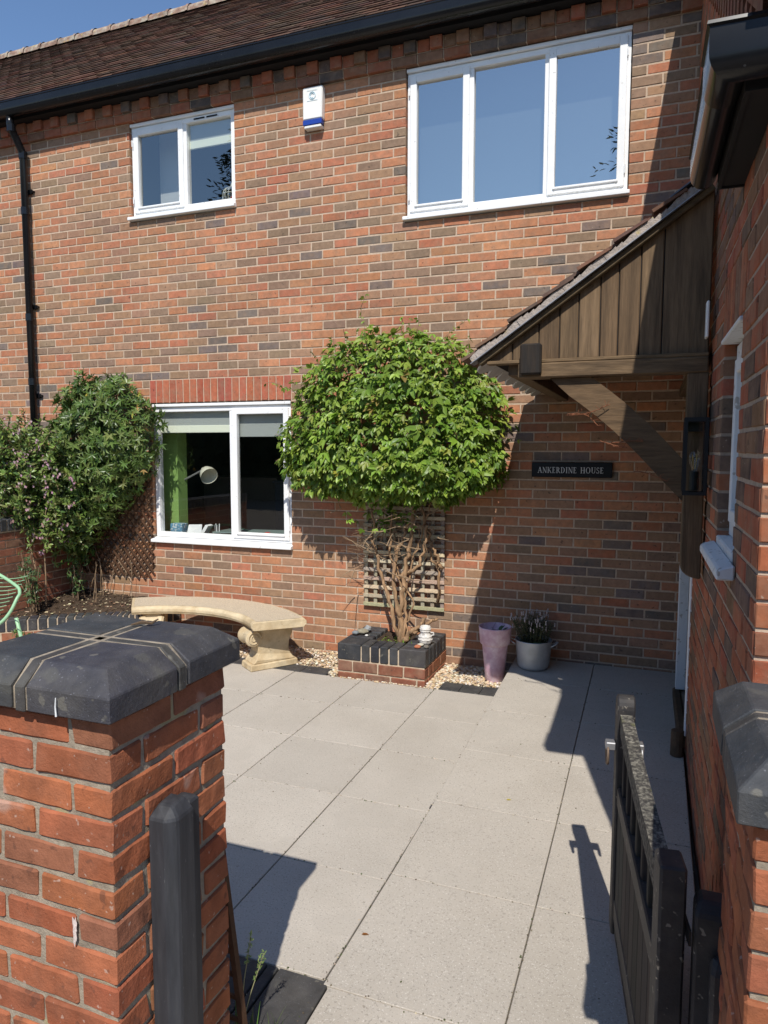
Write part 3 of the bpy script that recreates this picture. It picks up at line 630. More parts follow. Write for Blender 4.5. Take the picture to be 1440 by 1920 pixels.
# wall plate, soffit boards and rear supports
oak(MB().box(-.03, .03, PYF+.07, -.02, 2.20, 2.26), 'wall_plate', OAKD)
oak(MB().box(-.90, -.82, PYF+.03, -.01, 2.19, 2.26), 'eaves_beam', OAKD)
MB().hexa([(-.99, PYF+.03, under(-.99)-.01), (.03, PYF+.03, under(.03)-.01), (.03, -.004, under(.03)-.01), (-.99, -.004, under(-.99)-.01), (-.99, PYF+.03, under(-.99)), (.03, PYF+.03, under(.03)), (.03, -.004, under(.03)), (-.99, -.004, under(-.99))]).build('ceiling_board', 'soffit', porch)
# bargeboard along the verge
S3 = Vector((math.cos(pa), 0, math.sin(pa))); N3 = Vector((-math.sin(pa), 0, math.cos(pa)))
def along(s, up, y): p = Vector((-1.0, 0, 2.262))+S3*s+N3*up; return (p.x, y, p.z)
SL = 1.03/math.cos(pa)
def strip(s0, s1, u0_, u1_, ya, yb): return MB().hexa([along(s0, u0_, ya), along(s1, u0_, ya), along(s1, u0_, yb), along(s0, u0_, yb), along(s0, u1_, ya), along(s1, u1_, ya), along(s1, u1_, yb), along(s0, u1_, yb)])
oak(strip(-.04, SL, 0, .028, PYF-.04, PYF+.01), 'bargeboard', (.12, .085, .045), .004, 'oak_x')
strip(-.07, SL-.012, .030, .034, PYF-.066, PYF+.02).build('drip_strip', 'zinc', porch)
vm = MB(); n = 40
for i in range(n):
    s0, s1 = -.06+(SL+.05)*i/n, -.06+(SL+.05)*(i+1)/n
    h0 = .072+.006*math.sin(i*.9)+RN.uniform(-.002, .002); oy = PYF-.052+RN.uniform(-.003, .002)
    vm.hexa([along(s0, .035, oy), along(s1, .035, oy), along(s1, .035, PYF+.05), along(s0, .035, PYF+.05), along(s0, h0-.01, oy+.004), along(s1, h0-.004, oy+.004), along(s1, h0, PYF+.05), along(s0, h0, PYF+.05)])
vm.build('verge_mortar', 'vergem', porch)
proof = MB().hexa([along(-.05, .03, PYF+.02), along(SL, .03, PYF+.02), along(SL, .03, -.006), along(-.05, .03, -.006), along(-.05, .05, PYF+.02), along(SL, .05, PYF+.02), along(SL, .05, -.006), along(-.05, .05, -.006)]).build('roof', 'soffit', porch)
tme = []
for v in range(3):
    mb = MB(); w2 = .0815; b0 = RN.uniform(-.002, .003)
    mb.add([(0, -w2, -.006), (.165, -w2, -.006), (.165, w2, -.006), (0, w2, -.006), (0, -w2, .007+b0), (.165, -w2, .006), (.165, w2, .006), (0, w2, .007-b0)], [(0, 3, 2, 1), (4, 5, 6, 7), (0, 1, 5, 4), (1, 2, 6, 5), (2, 3, 7, 6), (3, 0, 4, 7)])
    me = bpy.data.meshes.new('tile'); me.from_pydata(mb.v, [], mb.f); me.materials.append(MAT['tile_o']); tme.append(me)
po = wloc(proof)
for i in range(13):
    s = -.105+i*.1
    for j in range(13):
        y = PYF-.02+.0815+j*.165-(.04 if i % 2 else 0)
        if y > -.06: continue
        p = Vector(along(s, .085+RN.uniform(-.003, .006), y)); o = bpy.data.objects.new('tile', RN.choice(tme)); COL.objects.link(o); o.parent = proof
        o.matrix_local = Matrix.Translation(p-po) @ Matrix.Rotation(-(pa-.10)+RN.uniform(-.02, .02), 4, 'Y') @ Matrix.Rotation(RN.uniform(-.02, .02), 4, 'Z')
        o.color = (*jit(RN.choice([(.17, .085, .055), (.13, .075, .055), (.20, .11, .075), (.11, .07, .055)]), .15), 1)
# club-shaped undereaves tiles, bounced sunlight painted in as a pale colour
umat = M('bounce_lit_undereaves_tile', (.52, .49, .45), .85, var=(20, .15))
for j in range(8):
    y = PYF+.03+j*.25; pts = []
    for k in range(11):
        t = -math.pi/2+math.pi*k/10; pts.append((-.015-.075*math.cos(t), y+.122+.12*math.sin(t)))
    pts += [(.14, y+.242), (.14, y+.002)]
    q = [along(s, .012+.001*(j % 2), yy) for s, yy in pts]
    MB().prism(q, N3*.010).build('undereaves_tile', umat, porch, fix=True)
strip(SL-.17, SL+.005, .088, .094, PYF-.06, -.01).build('lead_flashing', 'lead', porch)

# creeper tendrils on the brace
def wander(p, d, n, st, wob, sag=0):
    pts = [Vector(p)]; d = Vector(d).normalized()
    for _ in range(n):
        d = (d+Vector((RN.uniform(-wob, wob), RN.uniform(-wob, wob)*.6, RN.uniform(-wob, wob)-sag))).normalized(); pts.append(pts[-1]+d*st)
    return pts
def tendril(label, segs):
    mb = MB()
    for (p, d, n) in segs:
        pts = wander(p, d, n, .018, .28); mb.tube(pts, .0022, 5)
        for q in pts[1::2]:
            for _ in range(2): mb.tube(wander(q, (RN.uniform(-1, 1), RN.uniform(-1, 0), RN.uniform(-.4, 1)), 2, .014, .3), .0013, 4)
    single(mb, 'creeper_stem', 'redtwig', label, 'dead creeper')
tendril('dry reddish creeper stem across the upper end of the porch brace', [((-.60, PYF-.008, 1.985), (1, 0, .22), 12), ((-.59, PYF-.01, 1.99), (1, 0, .1), 9)])
tendril('dry reddish creeper stem on the middle of the porch brace', [((-.44, PYF-.008, 1.86), (1, 0, -.3), 8), ((-.40, PYF-.01, 1.84), (1, 0, .35), 9)])
tendril('sparse dead creeper stem low on the porch brace', [((-.28, PYF-.008, 1.71), (1, -.1, .25), 9)])

# ================================================================== GATE PILLARS
def hull(name, pts, mat, parent, bevel=.004, col=None):
    bm = bmesh.new(); org = wloc(parent)
    for p in pts: bm.verts.new(Vector(p)-org)
    bmesh.ops.convex_hull(bm, input=bm.verts)
    bmesh.ops.dissolve_limit(bm, angle_limit=.01, verts=bm.verts, edges=bm.edges)
    bmesh.ops.recalc_face_normals(bm, faces=bm.faces)
    if bevel: bmesh.ops.bevel(bm, geom=[e for e in bm.edges if e.calc_face_angle(0) > .3], offset=bevel, segments=1, affect='EDGES', clamp_overlap=True)
    me = bpy.data.meshes.new(name); bm.to_mesh(me); bm.free(); me.materials.append(MAT[mat]); o = bpy.data.objects.new(name, me); COL.objects.link(o); o.parent = parent
    if col: o.color = (*col, 1)
    return o
def loose_brick(parent, x0, x1, y0, y1, z0, z1, pal, mat='brick_o', j=.0022, bev=.004):
    J = lambda: RN.uniform(-j, j)
    v = [(x+J(), y+J(), z+J()) for z in (z0, z1) for x, y in ((x0, y0), (x1, y0), (x1, y1), (x0, y1))]
    if mat != 'pbrick': o = MB().hexa(v).build('brick', mat, parent, bevel=bev)
    else:
        bm = bmesh.new(); org = wloc(parent); vv = [bm.verts.new(Vector(p)-org) for p in v]
        for f in [(0, 3, 2, 1), (4, 5, 6, 7), (0, 1, 5, 4), (1, 2, 6, 5), (2, 3, 7, 6), (3, 0, 4, 7)]: bm.faces.new([vv[k] for k in f])
        L_ = [e for e in bm.edges if e.calc_length() > .15]; bmesh.ops.subdivide_edges(bm, edges=L_, cuts=5, use_grid_fill=True)
        bmesh.ops.bevel(bm, geom=[e for e in bm.edges if e.calc_face_angle(0) > .6], offset=.0045, segments=1, affect='EDGES')
        for w_ in bm.verts:
            q = (w_.co+org); w_.co += Vector((noise.noise(q*55), noise.noise(q*55+Vector((9, 0, 0))), noise.noise(q*55+Vector((0, 9, 0)))))*.0032
        me = bpy.data.meshes.new('brick'); bm.to_mesh(me); bm.free(); me.materials.append(MAT[mat]); o = bpy.data.objects.new('brick', me); COL.objects.link(o); o.parent = parent
    o.color = (*pick(pal), 1); return o
def pillar(label, X0, Y0, ztop, courses, size=.428):
    X1, Y1 = X0+size, Y0+size
    t = thing('gate_pillar', label, 'pillar', ((X0+X1)/2, (Y0+Y1)/2, ztop-courses*.075), 'brick gate pillars')
    r = .006; MB().box(X0+r, X1-r, Y0+r, Y1-r, ztop-courses*.075, ztop-.004).build('mortar_core', 'mortar_g', t)
    w = .1015; s = (size-.0125)/2
    for k in range(courses):
        z0 = ztop-(k+1)*.075+.006; z1 = z0+.0625
        rects = []
        for side in (0, 1):
            rects += [(0 if not side else size-w, w if not side else size, 0, s), (0 if not side else size-w, w if not side else size, s+.0125, size)]
        rects += [(w+.0125, size-w-.0125, 0, w), (w+.0125, size-w-.0125, size-w, size)]
        for (a, b, c, d) in rects:
            if k % 2: a, b, c, d = c, d, a, b
            loose_brick(t, X0+a, X0+b, Y0+c, Y0+d, z0, z1, PILP, 'pbrick', .003, .0045)
    # chamfered blue brick cap in four quarters with narrow cross strips
    ov = .031; A0, A1, B0, B1 = X0-ov, X1+ov, Y0-ov, Y1+ov; cx, cy = (A0+A1)/2, (B0+B1)/2; h1, ht, ci = .056, .099, .052; sw, gp_ = .0135, .0085; zb = ztop+.004
    e_ = .0075; hull('cap_mortar', [(x, y, zb) for x in (A0+e_, A1-e_) for y in (B0+e_, B1-e_)]+[(x, y, zb+h1-e_) for x in (A0+e_, A1-e_) for y in (B0+e_, B1-e_)]+[(x, y, zb+ht-.0025) for x in (A0+ci+.004, A1-ci-.004) for y in (B0+ci+.004, B1-ci-.004)], 'mortar_c', t, 0)
    for sx_ in (-1, 1):
        for sy in (-1, 1):
            xi, yi = cx+sx_*(sw+gp_), cy+sy*(sw+gp_); xo, yo = (A0 if sx_ < 0 else A1), (B0 if sy < 0 else B1); xc, yc = xo-sx_*ci, yo-sy*ci
            q = [(x, y, zb) for x in (xi, xo) for y in (yi, yo)]+[(xo, yo, zb+h1), (xo, yi, zb+h1), (xi, yo, zb+h1), (xc, yc, zb+ht), (xc, yi, zb+ht), (xi, yc, zb+ht), (xi, yi, zb+ht)]
            hull('cap_brick', [(x+RN.uniform(-.001, .001), y+RN.uniform(-.001, .001), z+RN.uniform(-.002, .002)) for x, y, z in q], 'blue_o', t, .0025, jit((.040, .041, .047), .15))
    d = .0015
    for s_ in (-1, 1):
        xo = (A0+d if s_ < 0 else A1-d); xc = xo-s_*ci; xi = cx+s_*(sw+gp_)
        hull('cap_strip', [(x, y, z) for y in (cy-sw, cy+sw) for (x, z) in ((xi, zb), (xo, zb-.004), (xo, zb+h1-d), (xc, zb+ht-d), (xi, zb+ht-d))], 'blue_o', t, .003, jit((.05, .047, .043)))
        yo = (B0+d if s_ < 0 else B1-d); yc = yo-s_*ci; yi = cy-s_*(-gp_-sw)
        hull('cap_strip', [(x, y, z) for x in (cx-sw, cx+sw) for (y, z) in ((yi, zb), (yo, zb-.004), (yo, zb+h1-d), (yc, zb+ht-d), (yi, zb+ht-d))], 'blue_o', t, .003, jit((.05, .047, .043)))
    hull('cap_strip', [(x, y, z) for x in (cx-sw, cx+sw) for y in (cy-sw, cy+sw) for z in (zb, zb+ht-d-.001)], 'blue_o', t, .002, (.045, .043, .04))
    return t, zb+ht
pl, capz = pillar('brick gate pillar at left with dark chamfered cap and bird droppings', -1.670, -4.53, 1.25, 17)
pr_, _ = pillar('brick gate pillar at right against the side wing, dark chamfered cap', -0.022, -4.44, 1.225, 17)
# marks on the left pillar: dropping, splash, twig
mb = MB(); mb.tube([(-1.345, -4.5668, capz-.055), (-1.3465, -4.5672, capz-.075), (-1.345, -4.5672, capz-.095)], [.0010, .0014, .0022], 6)
single(mb, 'bird_dropping', 'bird', 'thin white bird dropping on the front of the left pillar cap', 'dropping')
mb = MB().lathe([(0, .003), (.005, .002), (.006, 0)], (-1.62, -4.14, capz-.001), 8); single(mb, 'bird_dropping', 'bird', 'round white bird dropping on top of the left pillar cap', 'dropping')
mb = MB(); pl_ = []
for k in range(22):
    a = k*2*math.pi/22; rr = 1+.35*math.sin(3*a)+RN.uniform(-.25, .25); pl_.append((-1.352+.0065*rr*math.cos(a)*(1.3 if math.sin(a) < 0 else .8), -4.5335, .765+.030*rr*math.sin(a)))
mb.add(pl_+[(-1.352, -4.5345, .765)], [(k, (k+1) % 22, 22) for k in range(22)])
single(mb, 'paint_splash', 'stain', 'white splash stain on a brick of the left pillar', 'stain')
mb = MB().tube([(-1.46, -4.20, capz+.004), (-1.435, -4.185, capz+.010), (-1.41, -4.18, capz+.008), (-1.40, -4.165, capz+.017)], [.002, .005, .004, .002], 6); single(mb, 'dry_twig', 'logm', 'small dry twig lying on the left pillar cap', 'twig')
# slam post bolted to the left pillar
sp = thing('slam_post', 'dark grey painted timber gate stop fixed to the left pillar', 'gate post', (-1.2, -4.36, 0))
pts = [(-1.236, -4.425), (-1.19, -4.425), (-1.168, -4.405), (-1.168, -4.345), (-1.236, -4.345)]
hull('post', [(x, y, z) for x, y in pts for z in (0, .985)]+[(-1.225, -4.40, 1.01), (-1.19, -4.395, 1.008), (-1.19, -4.35, 1.012), (-1.23, -4.35, 1.012)], 'postp', sp, .004)
hull('stop_strip', [(x, y, z) for x in (-1.236, -1.185) for y in (-4.343, -4.30) for z in (0, .99)]+[(-1.21, -4.32, 1.0)], 'postp', sp, .004)

# ================================================================== GATE
G0 = Vector((-.118, -3.995, 0)); G1 = Vector((-.262, -3.03, 0)); gd = (G1-G0); GL = gd.length; gd.normalize(); gn = Vector((gd.y, -gd.x, 0))
gate = thing('garden_gate', 'weathered black timber gate standing open with ring latch', 'gate', (G0.x, G0.y, .06))
def gpt(s, n_, z): p = G0+gd*s+gn*n_; return (p.x, p.y, z)
def gbox(s0, s1, n0, n1, z0, z1, z0b=None, z1b=None):
    z0b = z0 if z0b is None else z0b; z1b = z1 if z1b is None else z1b
    return MB().hexa([gpt(s0, n0, z0), gpt(s1, n0, z0b), gpt(s1, n1, z0b), gpt(s0, n1, z0), gpt(s0, n0, z1), gpt(s1, n0, z1b), gpt(s1, n1, z1b), gpt(s0, n1, z1)])
gbox(0, .085, -.03, .03, .06, .865).build('hinge_stile', 'gatep', gate, bevel=.006)
q = [(GL-.075, .06), (GL, .06), (GL, .90)]+[(GL-.0375+.0375*math.cos(t), .90+.045*math.sin(t)) for t in [i*math.pi/10 for i in range(1, 10)]]+[(GL-.075, .90)]
MB().prism([gpt(s, -.03, z) for s, z in q], gn*.06).build('latch_stile', 'gatep', gate, bevel=.005, fix=True)
n = 10
for i in range(1):
    mb = MB()
    zt_ = lambda t: .80+.085*(t**1.6)
    for k in range(n):
        t0, t1 = k/n, (k+1)/n; s0, s1 = .085+(GL-.16)*t0, .085+(GL-.16)*t1
        mb.add([gpt(s0, -.021, zt_(t0)-.07), gpt(s1, -.021, zt_(t1)-.07), gpt(s1, .021, zt_(t1)-.07), gpt(s0, .021, zt_(t0)-.07), gpt(s0, -.021, zt_(t0)), gpt(s1, -.021, zt_(t1)), gpt(s1, .021, zt_(t1)), gpt(s0, .021, zt_(t0))], [(0, 3, 2, 1), (4, 5, 6, 7), (0, 1, 5, 4), (2, 3, 7, 6)])
    mb.build('top_rail', 'lichen', gate)
gbox(.085, GL-.075, -.024, .024, .53, .60, .55, .62).build('middle_rail', 'gatep', gate, bevel=.005)
gbox(.085, GL-.075, -.024, .024, .12, .20).build('bottom_rail', 'gatep', gate, bevel=.005)
for i in range(7):
    s = .085+(GL-.16)*(i+.5)/7; o = gbox(s-.016, s+.016, -.014, .014, .59, .75+.08*((i+.5)/7)**1.6).build('baluster', 'gated', gate, bevel=.003); o.color = (*jit((.036, .031, .028), .2), 1)
w = (GL-.16)/9
for i in range(9):
    o = gbox(.085+i*w+.002, .085+(i+1)*w-.002, -.020, .012, .07, .545).build('board', 'gated', gate, bevel=.003); o.color = (*jit((.040, .035, .031), .22), 1)
for s_ in (-1, 1):
    mb = MB(); c = Vector(gpt(GL-.04, s_*.058, .725)); pts = [c+gd*(.030*math.cos(t))+Vector((0, 0, .036*math.sin(t))) for t in [k*2*math.pi/18 for k in range(19)]]
    mb.tube(pts, .0048, 7, cap=False); lt = mb.build('ring_handle', 'steel' if s_ < 0 else 'zinc', gate, smooth=True)
    a = gpt(GL-.06, s_*.030, .75); b = gpt(GL-.02, s_*.034, .775); hull('latch_plate', [gpt(GL-.06+dx, s_*.031+dy*s_, .745+dz) for dx in (0, .04) for dy in (0, .034) for dz in (0, .028)], 'zinc', gate, .003)
for z in (.25, .72): gbox(-.03, .28, .031, .036, z-.018, z+.018).build('strap_hinge', 'black', gate)
for z in (.55, .30, .43): MB().lathe([(0, .003), (.006, .002), (.007, 0)], (0, 0, 0), 8).v and None
hp = thing('hinge_post', 'black painted timber post fixed to the right pillar behind the gate', 'gate post', (-.04, -4.06, 0))
hull('post', [(x, y, z) for x in (-.072, .003) for y in (-4.02, -3.94) for z in (.02, .78)]+[(-.062, -4.0, .805), (.0, -4.0, .805), (-.062, -3.95, .805), (.0, -3.95, .805)], 'gatep', hp, .006)
hull('batten', [(x, y, z) for x in (-.040, .003) for y in (-4.075, -4.023) for z in (.02, .69)]+[(-.03, -4.05, .72)], 'gatep', hp, .008)

# ================================================================== LEFT GARDEN WALL AND RAISED BED
gw = thing('garden_wall', 'low brick garden wall with dark coping behind the left shrubs', 'wall', (-5.85, -1.5, 0))
gwc = MB().box(-5.96, -5.757, -3.2, -.001, -.03, 1.07).build('wall_core', 'mortar', gw)
wall_bricks(gwc, (-5.75, 0, 0), (0, 1, 0), (1, 0, 0), bond(-3.2, -.002, -.005, 1.045, .216, CH, [], off=0), PLNP, 'brick_o', 'brick_c', limit=110)
y = -3.2
while y < -.02:
    o = MB().box(-5.985, -5.735, y+.005, y+.070, 1.055, 1.165).build('coping_brick', 'blue_o', gw, bevel=.005); o.color = (*pick(BLU), 1); y += .076
MB().box(-5.97, -5.745, -3.2, -.01, 1.046, 1.155).build('coping_mortar', 'mortar_b', gw)
# curved bed edging
rb = thing('raised_bed', 'curved raised bed edging of dark bricks in the left corner', 'raised bed', (-5.2, -.5, 0))
def bez(p, t):
    p = [Vector(a) for a in p]
    while len(p) > 1: p = [p[i].lerp(p[i+1], t) for i in range(len(p)-1)]
    return p[0]
CP = [(-5.80, -1.08), (-5.35, -.74), (-4.95, -.28), (-4.65, -.52), (-4.50, -.02)]
n = 25; path_ = [bez(CP, i/n) for i in range(n+1)]
core = MB()
for i in range(n):
    a, b = path_[i], path_[i+1]; m = (a+b)/2; t = (b-a).normalized(); nn = Vector((t.y, -t.x)); L = (b-a).length; half = L/2-.006
    P_ = lambda u, v, z: (m.x+t.x*u+nn.x*v, m.y+t.y*u+nn.y*v, z)
    zt = .262
    o = MB().hexa([P_(-half, .05, .155), P_(half, .05, .155), P_(half, -.10, .155), P_(-half, -.10, .155), P_(-half, .05, zt), P_(half, .05, zt), P_(half, -.10, zt), P_(-half, -.10, zt)]).build('coping_brick', 'blue_o', rb, bevel=.006, fix=True); o.color = (*jit((.045, .046, .05), .2), 1)
    core.hexa([P_(-L/2, .043, -.03), P_(L/2, .043, -.03), P_(L/2, -.09, -.03), P_(-L/2, -.09, -.03), P_(-L/2, .043, .25), P_(L/2, .043, .25), P_(L/2, -.09, .25), P_(-L/2, -.09, .25)])
    if i % 3 == 0 and i+3 <= n:
        c_, d_ = path_[i], path_[i+3]
        for (z0, z1, f0, f1) in ((.005, .07, 0, 1), (.08, .145, .5, 1.5)):
            aa = c_.lerp(d_, f0+.03); bb = c_.lerp(d_, f1-.03); tt = (bb-aa).normalized(); n2 = Vector((tt.y, -tt.x))
            o = MB().hexa([(aa.x+n2.x*.03, aa.y+n2.y*.03, z0), (bb.x+n2.x*.03, bb.y+n2.y*.03, z0), (bb.x+n2.x*.052, bb.y+n2.y*.052, z0), (aa.x+n2.x*.052, aa.y+n2.y*.052, z0), (aa.x+n2.x*.03, aa.y+n2.y*.03, z1), (bb.x+n2.x*.03, bb.y+n2.y*.03, z1), (bb.x+n2.x*.052, bb.y+n2.y*.052, z1), (aa.x+n2.x*.052, aa.y+n2.y*.052, z1)]).build('brick', 'brick_o', rb, fix=True); o.color = (*pick(PLNP), 1)
core.build('mortar_core', 'mortar_b', rb, fix=True)
sm = MB(); nx, ny = 34, 26
ins = lambda x, y: True
vs = []
for i in range(nx+1):
    for j in range(ny+1):
        x = -5.76+1.24*i/nx; yl = min(path_, key=lambda p: abs(p.x-x)).y+.06; y = yl+(0-yl)*j/ny
        h = .24+.12*(j/ny)**.8*(1.1-.5*i/nx)+.03*noise.noise(Vector((x*6, y*6, 0)))+.015*noise.noise(Vector((x*25, y*25, 3)))
        vs.append((x, y, h))
sm.add(vs, [(i*(ny+1)+j, (i+1)*(ny+1)+j, (i+1)*(ny+1)+j+1, i*(ny+1)+j+1) for i in range(nx) for j in range(ny)])
tag(sm.build('soil', 'soil', base=False, smooth=True), kind='structure')
ch = MB()
for _ in range(700):
    v = RN.choice(vs); r = RN.uniform(.006, .017); e = Matrix.Rotation(RN.uniform(0, 6.28), 3, 'Z') @ Matrix.Rotation(RN.uniform(-.6, .6), 3, 'X'); c = Vector(v)+Vector((RN.uniform(-.02, .02), RN.uniform(-.02, .02), .004))
    ch.add([c+e @ Vector(p) for p in ((-r, -r*.4, 0), (r, -r*.5, .002), (r*.8, r*.4, .004), (-r*.7, r*.5, 0))], [(0, 1, 2, 3)], jit(RN.choice([(.30, .20, .12), (.16, .10, .06), (.42, .34, .22), (.10, .065, .04), (.5, .42, .27)]), .2))
tag(ch.build('leaf_litter', 'chip', base=False), 'dry leaf litter and bark bits on the corner bed soil', 'litter', kind='stuff')

# ================================================================== BENCH
BC = Vector((-3.83, -1.49)); RI, RO = .93, 1.375; A0, A1 = math.radians(42), math.radians(129)
bench = thing('stone_bench', 'curved cream cast stone bench with scrolled legs under the window', 'bench', (-3.83, -.35, 0))
prf = [(RI+.02, .362), (RI+.004, .368), (RI+.004, .378), (RI-.006, .386), (RI-.006, .412), (RI+.010, .430), (RI+.03, .434), (RO-.03, .434), (RO-.010, .430), (RO+.004, .412), (RO+.004, .386), (RO-.006, .378), (RO-.02, .362)]
m = 36; sv = []; 
for i in range(m+1):
    a = A0+(A1-A0)*i/m
    for r, z in prf: sv.append((BC.x+r*math.cos(a), BC.y+r*math.sin(a), z))
k = len(prf)
seat = MB().add(sv, [(i*k+j, i*k+(j+1) % k, (i+1)*k+(j+1) % k, (i+1)*k+j) for i in range(m) for j in range(k)]+[tuple(range(k)), tuple(range(m*k, m*k+k))]).build('seat', 'stone', bench, bevel=.004, fix=True)
tv = [];
for i in range(m+1):
    a = A0+.02+(A1-A0-.04)*i/m
    for r in (RI+.035, RO-.035): tv.append((BC.x+r*math.cos(a), BC.y+r*math.sin(a), .4352))
MB().add(tv, [(2*i, 2*i+1, 2*i+3, 2*i+2) for i in range(m)]).build('seat_top', 'stonetop', seat)
def bench_leg(ang):
    a = math.radians(ang); rd = Vector((math.cos(a), math.sin(a), 0)); tg = Vector((-math.sin(a), math.cos(a), 0)); o3 = Vector((BC.x, BC.y, 0))
    P3 = lambda r, t, z: o3+rd*r+tg*t+Vector((0, 0, z))
    lg = thing('leg', None, None, P3(1.15, 0, 0)); lg.parent = bench; lg.location = P3(1.15, 0, 0)-bench.location
    base = MB().hexa([P3(.93, -.105, .0), P3(1.36, -.105, .0), P3(1.36, .105, .0), P3(.93, .105, .0), P3(.935, -.10, .055), P3(1.355, -.10, .055), P3(1.355, .10, .055), P3(.935, .10, .055)]); base.build('plinth', 'stone', lg, bevel=.008, fix=True)
    pf = [(.955, .055), (.985, .09), (1.01, .14), (1.005, .19), (.985, .22), (.97, .36), (1.33, .36), (1.315, .28), (1.285, .21), (1.28, .15), (1.30, .10), (1.335, .055)]
    vs = [P3(r, -.082-.012*(z < .1), z) for r, z in pf]+[P3(r, .082+.012*(z < .1), z) for r, z in pf]; n_ = len(pf)
    MB().add(vs, [tuple(range(n_)), tuple(range(n_, 2*n_))]+[(i, (i+1) % n_, n_+(i+1) % n_, n_+i) for i in range(n_)]).build('body', 'stone', lg, bevel=.006, fix=True)
    sc = MB(); sc.tube([P3(.965, -.098, .272), P3(.965, -.09, .272), P3(.965, -.06, .272), P3(.965, -.045, .272), P3(.965, .045, .272), P3(.965, .06, .272), P3(.965, .09, .272), P3(.965, .098, .272)], [.060, .068, .070, .062, .062, .070, .068, .060], 22); sc.build('scroll', 'stone', lg, smooth='auto')
    for s_ in (-1, 1):
        pts = []
        for i in range(44):
            t = i/43; an = t*4.6*math.pi; r = .056*(1-t)+.006; pts.append(P3(.965+r*math.cos(an), s_*(.100), .272+r*math.sin(an)))
        MB().tube(pts, [.0075-.004*i/43 for i in range(44)], 6).build('volute', 'stone', lg, smooth=True)
bench_leg(54); bench_leg(119)

# ================================================================== PLANTER
pt = thing('brick_planter', 'small square brick planter with dark coping at the foot of the climber', 'planter', (-2.146, -.3, 0))
X0, X1, Y0 = -2.515, -1.777, -.60
pc = MB().box(X0+.008, X1-.008, Y0+.008, Y0+.10, -.04, .25).box(X0+.008, X0+.10, Y0+.10, -.002, -.04, .25).box(X1-.10, X1-.008, Y0+.10, -.002, -.04, .25).build('mortar_core', 'mortar_b', pt)
BPl = .216
for k, (z0, off) in enumerate(((-.035, 0), (.04, .108))):
    z1 = z0+.066 if k == 0 else .124
    for b in bond(0, X1-X0, 0, .075, BPl, .075, [], off=off+.02): loose_brick(pt, X0+b[0], X0+b[1], Y0, Y0+.09, z0+.005, z1, PLNP)
    for s_ in (0, 1):
        for b in bond(.10, -Y0-.002, 0, .075, BPl, .075, [], off=off+.1):
            loose_brick(pt, *((X0, X0+.09) if s_ == 0 else (X1-.09, X1)), Y0+b[0], Y0+b[1], z0+.005, z1, PLNP)
cz0, cz1 = .135, .268
def cop(x0, x1, y0, y1): loose_brick(pt, x0, x1, y0, y1, cz0, cz1+RN.uniform(-.002, .002), BLU, 'blue_o', .0015, .006).name = 'coping_brick'
cop(X0, X0+.198, Y0, Y0+.215)
for i in range(4): cop(X0+.208+i*.0785, X0+.208+i*.0785+.068, Y0, Y0+.19)
cop(X0+.208+4*.0785, X1, Y0, Y0+.10)
for i in range(5): cop(X1-.215, X1, Y0+.11+i*.097, Y0+.11+i*.097+.087)
for i in range(4): cop(X0, X0+.215, Y0+.225+i*.094, Y0+.225+i*.094+.084)
tag(MB().box(X0+.19, X1-.19, Y0+.15, -.01, .1, .235).build('soil', 'soil', base=False), kind='structure')
# ornaments on the planter
jar = thing('ceramic_jar', 'small white rope patterned ceramic jar on the planter corner', 'jar', (-1.84, -.40, .27))
MB().lathe([(0, 0), (.034, 0), (.050, .018), (.055, .045), (.050, .07), (.038, .088), (.034, .10), (.040, .112), (.043, .135), (.040, .148), (.034, .150), (.032, .12), (0, .118)], (-1.84, -.40, .269), 24).build('body', 'ceramic', jar, smooth=True)
for z, r in ((.045, .0555), (.068, .052), (.098, .036), (.112, .041), (.128, .043)):
    MB().tube([(-1.84+r*math.cos(t), -.40+r*math.sin(t), .269+z+.002*math.sin(9*t)) for t in [i*2*math.pi/28 for i in range(29)]], .0035, 5, cap=False).build('rope_band', 'ceramic', jar)
MB().tube([(-1.795, -.40, .37), (-1.77, -.405, .372), (-1.768, -.407, .355), (-1.79, -.402, .345)], .006, 6).build('lug', 'ceramic', jar)
def stone_obj(c, r, col, label, sq=.6):
    mb = MB(); e = Matrix.Rotation(RN.uniform(0, 6), 3, 'Z'); mb.add([Vector(c)+e @ Vector((v.x*r*1.25*RN.uniform(.9, 1.1), v.y*r*RN.uniform(.85, 1.1), v.z*r*sq)) for v in ICO], ICF)
    o = single(mb, 'stone', 'rock', label, 'stone', 'stones on the planter coping', bevel=r*.18); o.color = (*col, 1)
stone_obj((-1.862, -.53, .283), .028, (.42, .15, .075), 'orange terracotta coloured stone on the planter front edge')
stone_obj((-1.80, -.50, .281), .026, (.17, .15, .125), 'flat grey brown stone beside the ceramic jar')
stone_obj((-1.855, -.475, .284), .024, (.55, .50, .40), 'pale cream stone between the jar and the orange stone')
stone_obj((-2.42, -.30, .296), .05, (.28, .25, .18), 'large mossy stone at the left back of the planter', .5)
stone_obj((-2.465, -.345, .292), .033, (.20, .22, .23), 'blue grey stone at the left end of the planter')
stone_obj((-2.405, -.22, .303), .040, (.30, .31, .31), 'light grey stone against the wall at the left of the planter', .7)
stone_obj((-2.36, -.36, .281), .016, (.68, .66, .62), 'tiny white shell on the left coping of the planter')

